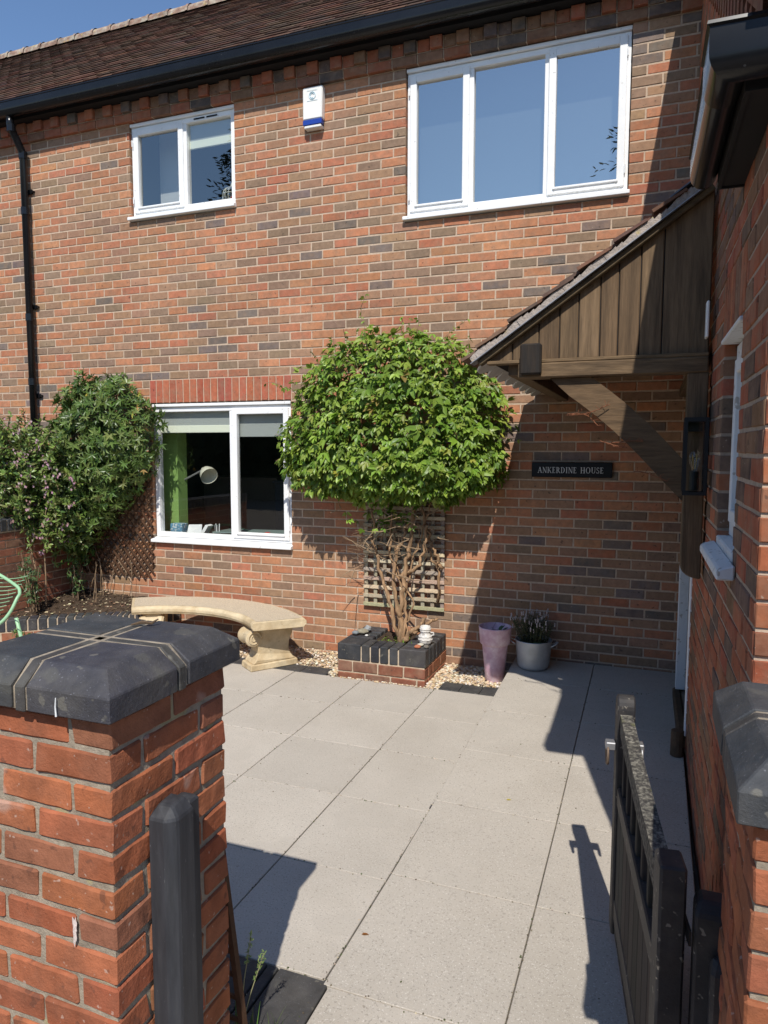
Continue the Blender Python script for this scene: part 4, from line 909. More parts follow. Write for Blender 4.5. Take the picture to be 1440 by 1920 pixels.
# ================================================================== TRELLISES
tr = thing('square_trellis', 'weathered grey square lath trellis fixed behind the climber trunk', 'trellis', (-2.15, -.03, .45))
for i in range(9):
    x = -2.50+i*.086; o = MB().box(x-.016, x+.016, -.028, -.014, .45, 1.42).build('lath', 'greywood', tr, bevel=.002); o.color = (*jit((.34, .29, .21), .25), 1)
for i in range(13):
    z = .47+i*.077; o = MB().box(-2.522, -1.79, -.042, -.029, z-.014, z+.016).build('lath', 'greywood', tr, bevel=.002); o.color = (*jit((.48, .41, .29), .25), 1)
dt = thing('diamond_trellis', 'brown diamond lattice trellis on the wall left of the window', 'trellis', (-5.2, -.03, .5))
x0, x1, z0, z1 = -5.70, -4.775, .565, 1.75; pit = .092
for fam in (1, -1):
    c = -3.0
    while c < 3.0:
        c += pit
        pts = []
        # line z = z0 + fam*(x - xm) + c
        xm = (x0+x1)/2
        xs = [x0, x1]; za, zb = z0+fam*(x0-xm)*1.15+c, z0+fam*(x1-xm)*1.15+c
        def clip(p, q):
            (ax, az), (bx_, bz) = p, q
            t0, t1 = 0, 1; dz = bz-az
            for lim, sgn in ((z0, 1), (z1, -1)):
                fa, fb = sgn*(az-lim), sgn*(bz-lim)
                if fa < 0 and fb < 0: return None
                if fa < 0: t0 = max(t0, fa/(fa-fb))
                if fb < 0: t1 = min(t1, fa/(fa-fb))
            if t0 >= t1: return None
            L_ = lambda t: (ax+(bx_-ax)*t, az+dz*t); return L_(t0), L_(t1)
        r_ = clip((x0, za), (x1, zb))
        if not r_: continue
        a, b = Vector((r_[0][0], 0, r_[0][1])), Vector((r_[1][0], 0, r_[1][1])); d = (b-a)
        if d.length < .05: continue
        d.normalize(); a -= d*.025; b += d*.025; nn = Vector((-d.z, 0, d.x))*.0075; ya, yb = (-.030, -.018) if fam > 0 else (-.044, -.0315)
        MB().hexa([a-nn+Vector((0, ya, 0)), b-nn+Vector((0, ya, 0)), b-nn+Vector((0, yb, 0)), a-nn+Vector((0, yb, 0)), a+nn+Vector((0, ya, 0)), b+nn+Vector((0, ya, 0)), b+nn+Vector((0, yb, 0)), a+nn+Vector((0, yb, 0))]).build('lath', 'brownwood', dt, fix=True)

# ================================================================== FOLIAGE
LT = np.array([(0, 0, 0), (.28, .26, .05), (.28, 0, -.02), (.28, -.26, .05), (.66, .20, .02), (.66, 0, -.05), (.66, -.20, .02), (1, 0, -.13)])
LF = np.array([(0, 2, 1, 1), (0, 3, 2, 2), (1, 2, 5, 4), (2, 3, 6, 5), (4, 5, 7, 7), (5, 6, 7, 7)])
LFA = [(0, 2, 1), (0, 3, 2), (1, 2, 5, 4), (2, 3, 6, 5), (4, 5, 7), (5, 6, 7)]
def leafmat(d, n):
    d = Vector(d).normalized(); n = Vector(n); n = (n-d*n.dot(d)); n = n.normalized() if n.length > 1e-4 else d.orthogonal().normalized(); return d, n.cross(d), n
def add_leaf(mb, p, d, n, L, Wd, col):
    d, s, n = leafmat(d, n); p = Vector(p)
    mb.add([p+d*(L*a)+s*(Wd*b)+n*(L*c) for a, b, c in LT], LFA, col)
RND = lambda a=1: Vector((RN.gauss(0, a), RN.gauss(0, a), RN.gauss(0, a)))
def crown_pts(c, rad, n, ex=2.3, shell=(.80, 1.02), front=True, lump=.12, ls=3.0, lowz=1):
    out = []
    while len(out) < n:
        v = RND(); 
        if front and v.y > .25: continue
        v.normalize()
        k = (abs(v.x/1)**ex+abs(v.y)**ex+abs(v.z)**ex)**(-1/ex)
        zz = lowz if v.z < 0 else 1
        r = k*(shell[0]+(shell[1]-shell[0])*RN.random()**.7)*(1+lump*noise.noise(Vector((v.x*ls, v.y*ls, v.z*ls+7))))
        p = Vector((c[0]+v.x*rad[0]*r, min(-.012, c[1]+v.y*rad[1]*r), c[2]+v.z*rad[2]*zz*r))
        nrm = Vector((v.x/rad[0], v.y/rad[1], v.z/rad[2])).normalized(); out.append((p, nrm, r/k))
    return out
LG = [(.145, .235, .027), (.18, .285, .033), (.11, .19, .023), (.225, .325, .044), (.28, .37, .062)]
clm = thing('climbing_shrub', 'clipped mushroom shaped green climber growing from the brick planter', 'shrub', (-2.1, -.3, .24))
fol = MB(); big = []
def trifoliate(mb, p, n, size):
    size *= RN.choice((.7, .9, 1, 1.1, 1.25)); dn = (n*.55+Vector((0, 0, -.75))+RND(.35)).normalized(); c = jit(RN.choice(LG if RN.random() > .015 else [(.34, .32, .05), (.30, .24, .06)]), .2)
    for ang in (-.75, 0, .75):
        ax = n+RND(.25); dd = Matrix.Rotation(ang+RN.uniform(-.2, .2), 3, ax.normalized()) @ dn
        L = size*RN.uniform(.75, 1.15); big.append((p+dd*.01, dd, n+Vector((0, -.1, .45))+RND(.28), L, L*RN.uniform(.78, 1.0), jit(c, .1)))
for (p, n, r) in crown_pts((-2.20, -.13, 1.80), (.905, .46, .925), 4000, ex=2.5, shell=(.78, 1.04), lump=.15, ls=3.3, lowz=.42):
    if p.z < 1.36+.05*math.sin(p.x*9)+.05*math.sin(p.x*23): continue
    trifoliate(fol, p, n, RN.uniform(.044, .078))
for (p, n, r) in crown_pts((-2.20, -.12, 1.80), (.85, .36, .83), 900, ex=2.5, shell=(.5, .85), lowz=.4): trifoliate(fol, p, n, RN.uniform(.06, .085))
for _ in range(45):  # skirt hanging over the trunk and trellis
    trifoliate(fol, Vector((RN.gauss(-2.22, .22), RN.uniform(-.34, -.05), RN.uniform(1.15, 1.45))), Vector((RN.uniform(-.3, .3), -1, .1)), .055)
for _ in range(60): trifoliate(fol, Vector((RN.uniform(-3.22, -3.02), RN.uniform(-.3, -.06), RN.uniform(1.6, 2.05))), Vector((-.6, -.6, .2)), .06)
shoots = MB()
for (p, d, n_) in [((-2.38, -.3, 2.68), (.05, 0, 1), 22), ((-2.75, -.25, 2.5), (-.8, 0, .5), 12), ((-1.75, -.3, 2.66), (.5, 0, .6), 13), ((-3.0, -.2, 2.25), (-.9, 0, .25), 20), ((-1.95, -.3, 2.7), (-.3, 0, .7), 8), ((-1.35, -.25, 2.35), (.5, 0, .6), 8), ((-3.1, -.2, 1.9), (-1, 0, .1), 10), ((-2.1, -.3, 2.7), (.4, 0, .8), 9), ((-2.5, -.3, 2.62), (-.4, 0, .9), 10), ((-1.55, -.3, 2.5), (.2, 0, 1), 12), ((-2.0, -.3, 2.72), (.1, 0, 1), 7), ((-2.65, -.3, 2.55), (-.2, 0, 1), 9), ((-1.3, -.25, 1.9), (1, 0, .1), 7), ((-3.08, -.25, 1.75), (-1, 0, -.2), 9)]:
    q = wander(p, d, n_, .019, .22); shoots.tube(q, .0022, 5)
    for a in q[1::2]: trifoliate(fol, a, RND(1).normalized(), .034)
# three hundred leaves that show largest are single leaves; the rest are one mass
big.sort(key=lambda b: -(b[3]*b[4]*abs((CAMP-b[0]).normalized().dot(leafmat(b[1], b[2])[2]))*(1 if b[0].y < -.38 else .4)))
lme = bpy.data.meshes.new('leaf'); lme.from_pydata([tuple(v) for v in LT], [], LFA); lme.materials.append(MAT['leafo']); co = wloc(clm)
for b in big[:300]:
    d, s, n_ = leafmat(b[1], b[2]); o = bpy.data.objects.new('leaf', lme); COL.objects.link(o); o.parent = clm; L, Wd = b[3], b[4]
    o.matrix_local = Matrix(((d.x*L, s.x*Wd, n_.x*L, b[0].x-co.x), (d.y*L, s.y*Wd, n_.y*L, b[0].y-co.y), (d.z*L, s.z*Wd, n_.z*L, b[0].z-co.z), (0, 0, 0, 1))); o.color = (*b[5], 1)
for b in big[300:]: add_leaf(fol, *b)
tag(fol.build('foliage', 'leaf', clm), kind='stuff'); tag(shoots.build('shoot', 'twig', clm), kind='stuff')
# trunk and bare stems
tk = MB(); base = Vector((-2.075, -.32, .22))
def stem(pts, r0_, r1_, wob=.022):
    P = [Vector(p) for p in pts]; out = []
    for i in range(len(P)-1):
        for k in range(6): out.append(P[i].lerp(P[i+1], k/6)+RND(wob*.35))
    out.append(P[-1]); m_ = len(out); tk.tube(out, [(r0_+(r1_-r0_)*i/(m_-1))*(1+.12*math.sin(i*1.7)) for i in range(m_)], 8)
stem([base, (-2.09, -.30, .5), (-2.07, -.26, .8), (-2.02, -.22, 1.1), (-1.98, -.2, 1.5)], .023, .014)
stem([base, (-2.17, -.28, .52), (-2.30, -.2, .78), (-2.37, -.16, 1.0), (-2.40, -.15, 1.4)], .018, .009)
stem([(-2.09, -.32, .45), (-2.16, -.26, .75), (-2.14, -.22, 1.0), (-2.04, -.18, 1.25), (-1.92, -.15, 1.5)], .017, .010)
stem([base, (-2.03, -.30, .45), (-2.10, -.24, .7), (-2.22, -.2, .95), (-2.2, -.2, 1.3)], .015, .008)
stem([(-2.10, -.28, .78), (-1.98, -.22, .84), (-1.93, -.2, .95), (-1.90, -.18, 1.2)], .016, .010)
stem([(-1.80, -.09, .83), (-1.86, -.10, .98), (-1.91, -.12, 1.12), (-1.96, -.14, 1.35)], .014, .010)
stem([(-1.84, -.06, .55), (-1.83, -.06, .8), (-1.93, -.08, 1.0)], .013, .008)
stem([base+Vector((.02, 0, .03)), (-1.98, -.34, .34), (-1.90, -.34, .40), (-1.875, -.33, .47)], .024, .012)
stem([(-1.96, -.34, .33), (-1.86, -.30, .40), (-1.78, -.26, .45)], .018, .010)
for k in range(2):
    x = -2.075+RN.uniform(-.04, .04); stem([(x, -.30+RN.uniform(-.05, .05), .24), (x+RN.uniform(-.16, .12), -.28, .55), (x+RN.uniform(-.28, .24), -.2, .85), (x+RN.uniform(-.3, .3), -.16, 1.15), (x+RN.uniform(-.35, .4), -.15, 1.45)], .008, .005, .03)
tk.build('trunk', 'bark', clm, smooth=True)
tg = MB()
for _ in range(75):
    p = Vector((RN.gauss(-2.18, .2), RN.uniform(-.36, -.06), RN.uniform(.75, 1.4))); q = wander(p, (RN.uniform(-1, .7), RN.uniform(-.5, .2), RN.uniform(-.3, .6)), RN.randint(5, 14), .02, .22); tg.tube(q, [.0042*(1-i/len(q))+.0012 for i in range(len(q))], 5)
for _ in range(34):
    p = Vector((RN.uniform(-2.5, -2.35), RN.uniform(-.3, -.1), RN.uniform(.85, 1.15))); q = wander(p, (-1, RN.uniform(-.4, .1), RN.uniform(-.4, .6)), RN.randint(4, 9), .016, .25); tg.tube(q, .0016, 4)
tag(tg.build('twig', 'twig', clm), kind='stuff')
pw = MB()
for _ in range(60):
    add_leaf(pw, (RN.uniform(-2.25, -1.9), RN.uniform(-.42, -.2), .245), RND(1)+Vector((0, 0, .6)), (0, 0, 1), RN.uniform(.02, .045), RN.uniform(.015, .03), jit(RN.choice(LG), .2))
single(pw, 'weeds', 'leaf', 'low green weeds round the climber stem inside the planter', 'weeds')

# evergreen shrub with narrow star shaped leaves
sh = thing('evergreen_shrub', 'dark evergreen shrub with finger like leaves trained on the wall', 'shrub', (-5.1, -.25, .3))
sf = MB(); SG = [(.082, .14, .028), (.105, .17, .034), (.055, .10, .022), (.135, .20, .045), (.19, .24, .07)]
def star(mb, p, n, size, cols=SG, k=5, wd=.3):
    n = (n+RND(.35)).normalized(); t = n.orthogonal().normalized(); t2 = n.cross(t); c = jit(RN.choice(cols), .18); a0 = RN.uniform(0, 6.28)
    for i in range(k):
        a = a0+(i-(k-1)/2)*.95; d = (t*math.cos(a)+t2*math.sin(a)+n*.35); L = size*RN.uniform(.7, 1.1); add_leaf(mb, p, d, n, L, L*wd*2, jit(c, .1))
for cc, rr, nn_, sh_ in (((-5.21, -.10, 1.80), (.62, .40, .73), 1800, (.7, 1.0)), ((-5.52, -.10, 1.22), (.40, .42, .50), 800, (.65, 1.0)), ((-5.2, -.1, 1.7), (.48, .3, .6), 600, (.3, .7))):
    for (p, n, r) in crown_pts(cc, rr, nn_, shell=sh_, lump=.25, ls=3.5):
        if p.z < 1.56+1.06*(p.x+4.8)-.16*RN.random(): continue
        if p.x > -5.0+.45*max(0, p.z-1.0)/.7 and p.z < 1.65 and RN.random() < .9: continue
        star(sf, p, n, RN.uniform(.04, .085))
for _ in range(40): star(sf, Vector((RN.uniform(-5.68, -5.4), RN.uniform(-.4, -.1), RN.uniform(.65, 1.0))), Vector((0, -1, .2)), .06)
for _ in range(26): star(sf, Vector((RN.uniform(-5.3, -4.6), RN.uniform(-.4, -.2), RN.uniform(1.4, 2.4))), Vector((0, -1, .2)), .05, [(.45, .42, .07), (.42, .25, .08)], 3)
tag(sf.build('foliage', 'leaf2', sh), kind='stuff')
st = MB()
for _ in range(8):
    p = Vector((RN.uniform(-5.7, -5.2), RN.uniform(-.35, -.04), .32)); q = wander(p, (RN.uniform(-.15, .15), 0, 1), RN.randint(10, 20), .035, .12); st.tube(q, [.005*(1-.6*i/len(q)) for i in range(len(q))], 5)
st.build('stem', 'twig', sh)
# looser flowering shrub at the far left
fs = thing('flowering_shrub', 'loose shrub with small pink flowers spilling over the garden wall', 'shrub', (-5.95, -.7, 1.0))
ff = MB(); AG = [(.13, .20, .038), (.18, .26, .055), (.08, .14, .030), (.22, .29, .07), (.17, .20, .06)]
def spray(p, d, n_, st_, L):
    q = wander(p, d, n_, st_, .16, .03)
    for i, a in enumerate(q):
        for _ in range(3): add_leaf(ff, a, RND(1)+Vector((0, -.3, .2)), Vector((0, -.6, .8))+RND(.4), L*RN.uniform(.7, 1.2), L*RN.uniform(.6, .9), jit(RN.choice(AG), .2))
    return q
fst = MB(); ends = []
for _ in range(520):
    q = spray((RN.uniform(-6.7, -5.6), RN.uniform(-.75, -.15), RN.uniform(1.15, 1.9)), (RN.uniform(-.3, .6), RN.uniform(-.9, .1), RN.uniform(-.2, .9)), RN.randint(5, 11), .035, .058); fst.tube(q, .0025, 4); ends.append(q[-1])
for _ in range(130):
    q = spray((RN.uniform(-5.85, -5.4), RN.uniform(-.7, -.3), RN.uniform(1.0, 1.8)), (RN.uniform(.2, .8), RN.uniform(-.8, 0), RN.uniform(-.6, .3)), RN.randint(5, 9), .035, .058); fst.tube(q, .0025, 4); ends.append(q[-1])
tag(ff.build('foliage', 'leaf2', fs), kind='stuff'); fst.build('stem', 'twig', fs)
fl_ = MB()
def floret(p, col, r=.016):
    for i in range(5):
        a = i*1.257; d = Vector((math.cos(a), -.5, math.sin(a))); add_leaf(fl_, p, d, Vector((0, -1, .2)), r, r*.9, jit(col, .15))
for e in ends:
    if RN.random() < .24:
        for _ in range(6): floret(e+RND(.02), RN.choice([(.62, .36, .48), (.66, .46, .52), (.50, .30, .28)]), .017)
for _ in range(16): floret(Vector((-5.52, -.52, 1.31))+RND(.018), (.13, .20, .62), .02)
for _ in range(10): floret(Vector((-5.44, -.45, 1.22))+RND(.03), (.42, .34, .50), .02)
tag(fl_.build('flower', 'flower', fs), kind='stuff')
# young plants along the garden wall
def young(label, c, n_, h, cols):
    t = thing('young_plant', label, 'plant', c); m1 = MB(); m2 = MB()
    for _ in range(n_):
        q = wander(Vector(c)+Vector((RN.uniform(-.1, .1), RN.uniform(-.08, .08), 0)), (RN.uniform(-.25, .25), RN.uniform(-.3, .1), 1), int(h/.03*RN.uniform(.6, 1.1)), .03, .13); m2.tube(q, .003, 4)
        for a in q[3:]: star(m1, a+RND(.015), Vector((RN.uniform(-.5, .5), -1, .4)), .045, cols, 3)
    m1.build('foliage', 'leaf2', t); m2.build('stem', 'twig', t)
young('spindly green plant against the low garden wall by the chair', (-5.58, -.72, .3), 9, .55, [(.06, .10, .04), (.09, .14, .05)])
young('small leafy plant growing in the bed corner', (-5.45, -.28, .33), 6, .40, [(.09, .15, .045), (.06, .11, .03)])
young('low leafy tuft in front of the bed edging by the green chair', (-5.35, -1.05, 0.0), 8, .22, [(.07, .13, .03), (.10, .17, .04)])
for i, (x, y) in enumerate(((-5.62, -.55), (-5.7, -.62), (-5.35, -.12), (-5.1, -.1), (-5.0, -.08))):
    q = [(x, y, .3), (x+.02+.05*(i % 2), y-.01, .6), (x-.04*(i % 2), y, .72 if i > 1 else .98)]
    single(MB().tube(q, .006 if i < 2 else .003, 6), 'garden_cane', 'twig', ['pale cane leaning nearest the chair against the garden wall', 'second pale cane beside the garden wall', 'thin dry stem hanging below the diamond trellis, left', 'thin dry stem hanging below the diamond trellis, middle', 'thin dry stem hanging below the diamond trellis, right'][i], 'cane')

# ================================================================== POTS
pk = thing('pink_pot', 'tall tapered pink pot standing on gravel half in sun', 'plant pot', (-1.305, -.28, 0)); pcx, pcy = -1.305, -.28
MB().lathe([(0, .002), (.066, 0), (.072, .006), (.083, .12), (.100, .29), (.102, .297), (.112, .302), (.117, .31), (.127, .425), (.129, .432), (.127, .438), (.121, .437), (.113, .36), (0, .355)], (pcx, pcy, 0), 36).build('body', 'pink', pk, smooth=True)
MB().lathe([(0, .385), (.117, .38)], (pcx, pcy, 0), 20).build('soil', 'soil', pk)
m1 = MB()
for (dx, dy, L) in ((.03, .02, .07), (.05, .03, .06), (-.01, .0, .05), (.06, -.01, .05), (.02, .05, .055)): add_leaf(m1, (pcx+dx, pcy+dy, .39), (dx, dy-.02, .05), (0, -.3, 1), L, L*.95, jit((.06, .11, .04), .2))
m1.tube([(pcx-.03, pcy, .385), (pcx-.01, pcy, .44), (pcx+.02, pcy+.02, .50)], .0015, 4, (.12, .08, .06)); m1.build('seedling', 'leaf2', pk)
bz = ramp(-.23); bk = thing('metal_bucket', 'galvanised metal bucket planter with lavender by the porch wall', 'bucket', (-1.015, -.22, bz)); bcx, bcy = -1.015, -.215
MB().lathe([(0, .003), (.105, .003), (.113, .010), (.122, .03), (.138, .205), (.139, .215), (.144, .222), (.141, .227), (.136, .223), (.130, .15), (0, .15)], (bcx, bcy, bz), 40).build('body', 'metal', bk, smooth=True)
for s_ in (-1, 1):
    pts = [(bcx+s_*(.134+.050*math.sin(t)**.8 if t > 0 else .134), bcy-.045*math.cos(t)*1, bz+.185+.028*math.sin(t)) for t in [k*math.pi/12 for k in range(13)]]
    MB().tube(pts, .0055, 7).build('handle', 'metal', bk, smooth=True)
MB().lathe([(0, .19), (.13, .185)], (bcx, bcy, bz), 20).build('soil', 'soil', bk)
lv = thing('lavender_plant', 'faded lavender with pale flower heads growing in the metal bucket', 'plant', (bcx, bcy, bz+.19)); l1, l2 = MB(), MB()
for _ in range(95):
    a = RN.uniform(0, 6.28); r = RN.uniform(0, .1); p = Vector((bcx+r*math.cos(a), bcy+r*math.sin(a), bz+.19)); q = wander(p, (math.cos(a)*r*4, math.sin(a)*r*4, 1), RN.randint(8, 14), .019, .09)
    l1.tube(q, .0014, 4, jit((.10, .11, .055), .2))
    for b in q[:-3]:
        for _ in range(2): add_leaf(l1, b, RND(.6)+Vector((0, 0, .5)), RND(1), .028, .007, jit((.06, .075, .035), .2))
    if RN.random() < .62:
        for k in range(4): l2.add([q[-1]+Vector((v.x*.0045, v.y*.0045, v.z*.006))+Vector((RN.uniform(-.003, .003), 0, -.008*k)) for v in ICO], ICF)
for k in range(3): add_leaf(l1, (bcx+.0+k*.02, bcy-.09, bz+.21), (.6, -.4, .3), (0, -.5, .8), .055, .045, (.08, .12, .05))
l1.build('foliage', 'grassm', lv); tag(l2.build('flower', 'lavpur', lv), kind='stuff')

# ================================================================== SMALL FIXTURES
al = thing('alarm_box', 'white burglar alarm box with blue base between the upstairs windows', 'alarm', (-2.97, -.03, 4.52))
MB().prism([(-3.062+.0, -.068, 4.585), (-2.885, -.068, 4.585), (-2.880, -.060, 4.85), (-3.066, -.060, 4.85)], (0, .064, 0)).build('cover', 'alarm', al, bevel=.008, fix=True)
MB().prism([(-3.06, -.070, 4.54), (-2.887, -.070, 4.54), (-2.885, -.069, 4.583), (-3.062, -.069, 4.583)], (0, .045, 0)).build('strobe', 'blue', al, bevel=.004, fix=True)
MB().box(-3.05, -2.893, -.066, -.003, 4.515, 4.539).build('base', 'alarm', al, bevel=.005)
lo = MB(); 
for t0, t1, rr in ((0, 6.29, .030), (.4, 5.2, .019)):
    lo.tube([(-2.972+rr*math.cos(t), -.0655, 4.775+rr*math.sin(t)) for t in np.linspace(t0, t1, 20)], .0028, 5)
lo.tube([(-3.02, -.0655, 4.735), (-2.925, -.0655, 4.735)], .0015, 4); lo.tube([(-3.02, -.0655, 4.82), (-2.925, -.0655, 4.82)], .0015, 4); lo.build('faded_emblem', 'paleblue', al)
# house name sign
sg = thing('house_sign', 'black slate house name sign with white capitals under the porch', 'sign', (-.785, -.03, 1.6))
MB().box(-1.088, -.480, -.028, -.003, 1.60, 1.716).build('plate', 'sign', sg, bevel=.004)
TH, TN, SE = .16, .07, .055
def rect(a, b, c, d): return [(a, c), (b, c), (b, d), (a, d)]
def serif(x, y, w): return rect(x-w/2, x+w/2, y, y+SE) if y < .5 else rect(x-w/2, x+w/2, y-SE, y)
def stemg(x, t=TH): return [rect(x-t/2, x+t/2, 0, 1), serif(x, 0, t+.18), serif(x, 1, t+.18)]
def diag(x0, x1, t, y0=0, y1=1): return [(x0-t/2, y0), (x0+t/2, y0), (x1+t/2, y1), (x1-t/2, y1)]
def arc(cx, cy, rx, ry, a0, a1, tmin, tmax, n=12):
    out = []
    for i in range(n):
        p = []
        for a in (a0+(a1-a0)*i/n, a0+(a1-a0)*(i+1)/n):
            th = tmin+(tmax-tmin)*abs(math.cos(a)); c, s = math.cos(a), math.sin(a); p.append(((cx+rx*c, cy+ry*s), (cx+(rx-th)*c, cy+(ry-th*.8)*s)))
        out.append([p[0][0], p[1][0], p[1][1], p[0][1]])
    return out
PI = math.pi
GL_ = {'A': (.86, [diag(.12, .43, TN), diag(.74, .43, TH), rect(.22, .64, .32, .38), serif(.12, 0, .26), serif(.74, 0, .28)]),
 'N': (.92, [rect(.15, .15+TN, 0, 1), diag(.76, .16, TH), rect(.74, .74+TN, 0, 1), serif(.18, 0, .28), serif(.775, 1, .28), serif(.14, 1, .2)]),
 'K': (.90, stemg(.2)+[diag(.28, .72, TN, .42, 1), diag(.76, .40, TH, 0, .56), serif(.76, 0, .24), serif(.72, 1, .24)]),
 'E': (.72, stemg(.2)+[rect(.2, .6, 0, SE), rect(.2, .58, 1-SE, 1), rect(.2, .5, .49, .49+SE), rect(.57, .62, 0, .22), rect(.54, .59, .8, 1), rect(.46, .5, .42, .62)]),
 'R': (.84, stemg(.2)+arc(.36, .74, .28, .26, -PI/2, PI/2, SE, TH)+[rect(.2, .37, .48, .48+SE), rect(.2, .37, 1-SE, 1), diag(.74, .40, TH, 0, .5), serif(.74, 0, .2)]),
 'D': (.92, stemg(.2)+arc(.38, .5, .42, .5, -PI/2, PI/2, SE, TH)+[rect(.2, .4, 0, SE), rect(.2, .4, 1-SE, 1)]),
 'I': (.42, stemg(.2)), 'H': (.96, stemg(.2)+stemg(.74)+[rect(.2, .74, .48, .54)]),
 'O': (.98, arc(.47, .5, .43, .52, 0, 2*PI, SE, TH, 24)),
 'U': (.90, [rect(.12, .12+TH, .35, 1), rect(.70, .70+TN, .35, 1), serif(.2, 1, .32), serif(.735, 1, .26)]+arc(.445, .36, .325, .37, PI, 2*PI, SE, .12)),
 'S': (.66, arc(.33, .745, .24, .265, .35, PI*1.5, SE, .11)+arc(.33, .255, .26, .265, PI*.5, -PI*.88, SE, .11)+[rect(.53, .57, .74, .98), rect(.08, .12, .02, .26)])}
HS = .046; xx = 0; polys = []
for ch_ in 'ANKERDINE HOUSE':
    if ch_ == ' ': xx += .62; continue
    wd, gl = GL_[ch_]
    for pg in gl: polys.append([(xx+a, b) for a, b in pg])
    xx += wd+.06
tw_ = .500; kx = tw_/xx; lm = MB()
for k, pg in enumerate(polys): lm.add([(-1.040+a*kx, -.0290-.00001*(k % 40), 1.633+b*HS) for a, b in pg], [tuple(range(len(pg)))])
lm.build('lettering', 'letters', sg)
for x in (-1.07, -.50): MB().lathe([(0, .004), (.004, .003), (.005, 0)], (0, 0, 0), 8)
# lantern
ln = thing('wall_lantern', 'black box wall lantern with clear bulb on the porch post', 'lantern', (-.015, -2.18, 1.6))
x0, x1, y0, y1, z0, z1 = -.070, .030, -2.27, -2.16, 1.615, 1.955; e = .015; mb = MB()
for x in (x0, x1-e):
    for y in (y0, y1-e): mb.box(x, x+e, y, y+e, z0, z1)
for z in (z0, z1-e):
    for y in (y0, y1-e): mb.box(x0+e, x1-e, y, y+e, z, z+e)
    for x in (x0, x1-e): mb.box(x, x+e, y0+e, y1-e, z, z+e)
mb.build('frame', 'black', ln)
MB().box(x0+.001, x1-.001, y0+.001, y1-.001, z1-.004, z1+.003).build('lid', 'black', ln); MB().box(x0+.012, x1-.012, y0+.012, y1-.012, z0+.001, z0+.006).build('floor_plate', 'zinc', ln)
MB().box(x0+.02, x1-.02, y1, PYF-.031, 1.90, 1.95).build('back_plate', 'black', ln)
for (a, b) in (((x0+e, y0+.005), (x1-e, y0+.005)), ((x0+.005, y0+e), (x0+.005, y1-e)), ((x1-.005, y0+e), (x1-.005, y1-e))): MB().add([(a[0], a[1], z0+e), (b[0], b[1], z0+e), (b[0], b[1], z1-e), (a[0], a[1], z1-e)], [(0, 1, 2, 3)]).build('pane', 'glass1', ln)
cx_, cy_ = (x0+x1)/2, (y0+y1)/2
MB().lathe([(0, .02), (.021, .02), (.021, .105), (0, .106)], (cx_, cy_, z0), 16).build('lamp_holder', 'black', ln)
MB().lathe([(.012, .106), (.014, .12), (.027, .15), (.030, .17), (.024, .192), (.010, .202), (0, .204)], (cx_, cy_, z0), 18).build('bulb', 'glass1', ln, smooth=True)
for s_ in (-1, 1): MB().tube([(cx_+s_*.004, cy_, z0+.115), (cx_+s_*.009, cy_, z0+.18)], .0012, 5).build('filament', 'brass', ln)
single(MB().box(.006, W0-.001, -2.17, -2.10, 2.315, 2.475), 'junction_box', 'alarm', 'small white plastic box on the side wing above the lantern', 'sensor box', bevel=.004)
single(MB().tube([(-.012, -1.40, ramp(-1.4)), (-.010, -1.395, ramp(-1.4)+.15)], .036, 12), 'log', 'logm', 'short sawn log used as doorstop on the path by the doorway', 'log', bevel=.004)
# lattice panel leaning behind the left pillar
lp = thing('lattice_panel', 'narrow brown lattice panel leaning behind the left pillar', 'trellis', (-1.35, -3.99, 0))
MB().hexa([(-1.272, -3.995, 0), (-1.254, -3.995, 0), (-1.254, -3.975, 0), (-1.272, -3.975, 0), (-1.318, -4.05, .72), (-1.302, -4.05, .72), (-1.302, -4.03, .72), (-1.318, -4.03, .72)]).build('stile', 'brownwood', lp)
for i in range(9):
    z = .06+i*.075; f = z/.72; x = -1.266-.046*f; y = -3.986-.055*f; MB().box(x-.22, x, y-.004, y+.004, z-.006, z+.006).build('slat', 'brownwood', lp)
# grass by the pillar
gr = thing('grass_tuft', 'flowering grass weed at the foot of the left pillar', 'grass', (-1.30, -3.88, 0)); g1 = MB()
def blade(p, d, L, w_, col):
    q = [Vector(p)]; d = Vector(d).normalized()
    for i in range(6): d = (d+Vector((0, 0, -.10*i*.3))+RND(.03)).normalized(); q.append(q[-1]+d*L/6)
    s = Vector((d.y, -d.x, 0)).normalized() if abs(d.z) < .99 else Vector((1, 0, 0))
    vs = []
    for i, a in enumerate(q): ww = w_*(1-i/6.2); vs += [a-s*ww, a+s*ww]
    g1.add(vs, [(2*i, 2*i+1, 2*i+3, 2*i+2) for i in range(6)], col)
for _ in range(46): blade((RN.uniform(-1.40, -1.19), RN.uniform(-3.98, -3.86), 0), (RN.uniform(-.4, .4), RN.uniform(-.3, .3), 1), RN.uniform(.04, .11), .0028, jit(RN.choice([(.12, .2, .04), (.18, .26, .07), (.3, .28, .14)]), .2))
for (p, q, tip) in (((-1.345, -3.9, 0), (-1.325, -3.9, .18), (-1.298, -3.9, .335)), ((-1.335, -3.92, 0), (-1.29, -3.92, .16), (-1.243, -3.92, .30))):
    P_ = [Vector(p).lerp(Vector(q), t/4) for t in range(4)]+[Vector(q).lerp(Vector(tip), t/8) for t in range(9)]
    g1.tube(P_, .0016, 5, (.42, .40, .22))
    for a in P_[-6:]:
        for _ in range(7): add_leaf(g1, a+RND(.003), RND(.5)+Vector((.2, 0, .6)), RND(1), .013, .009, jit((.22, .30, .10), .2))
g1.build('blade', 'grassm', gr)
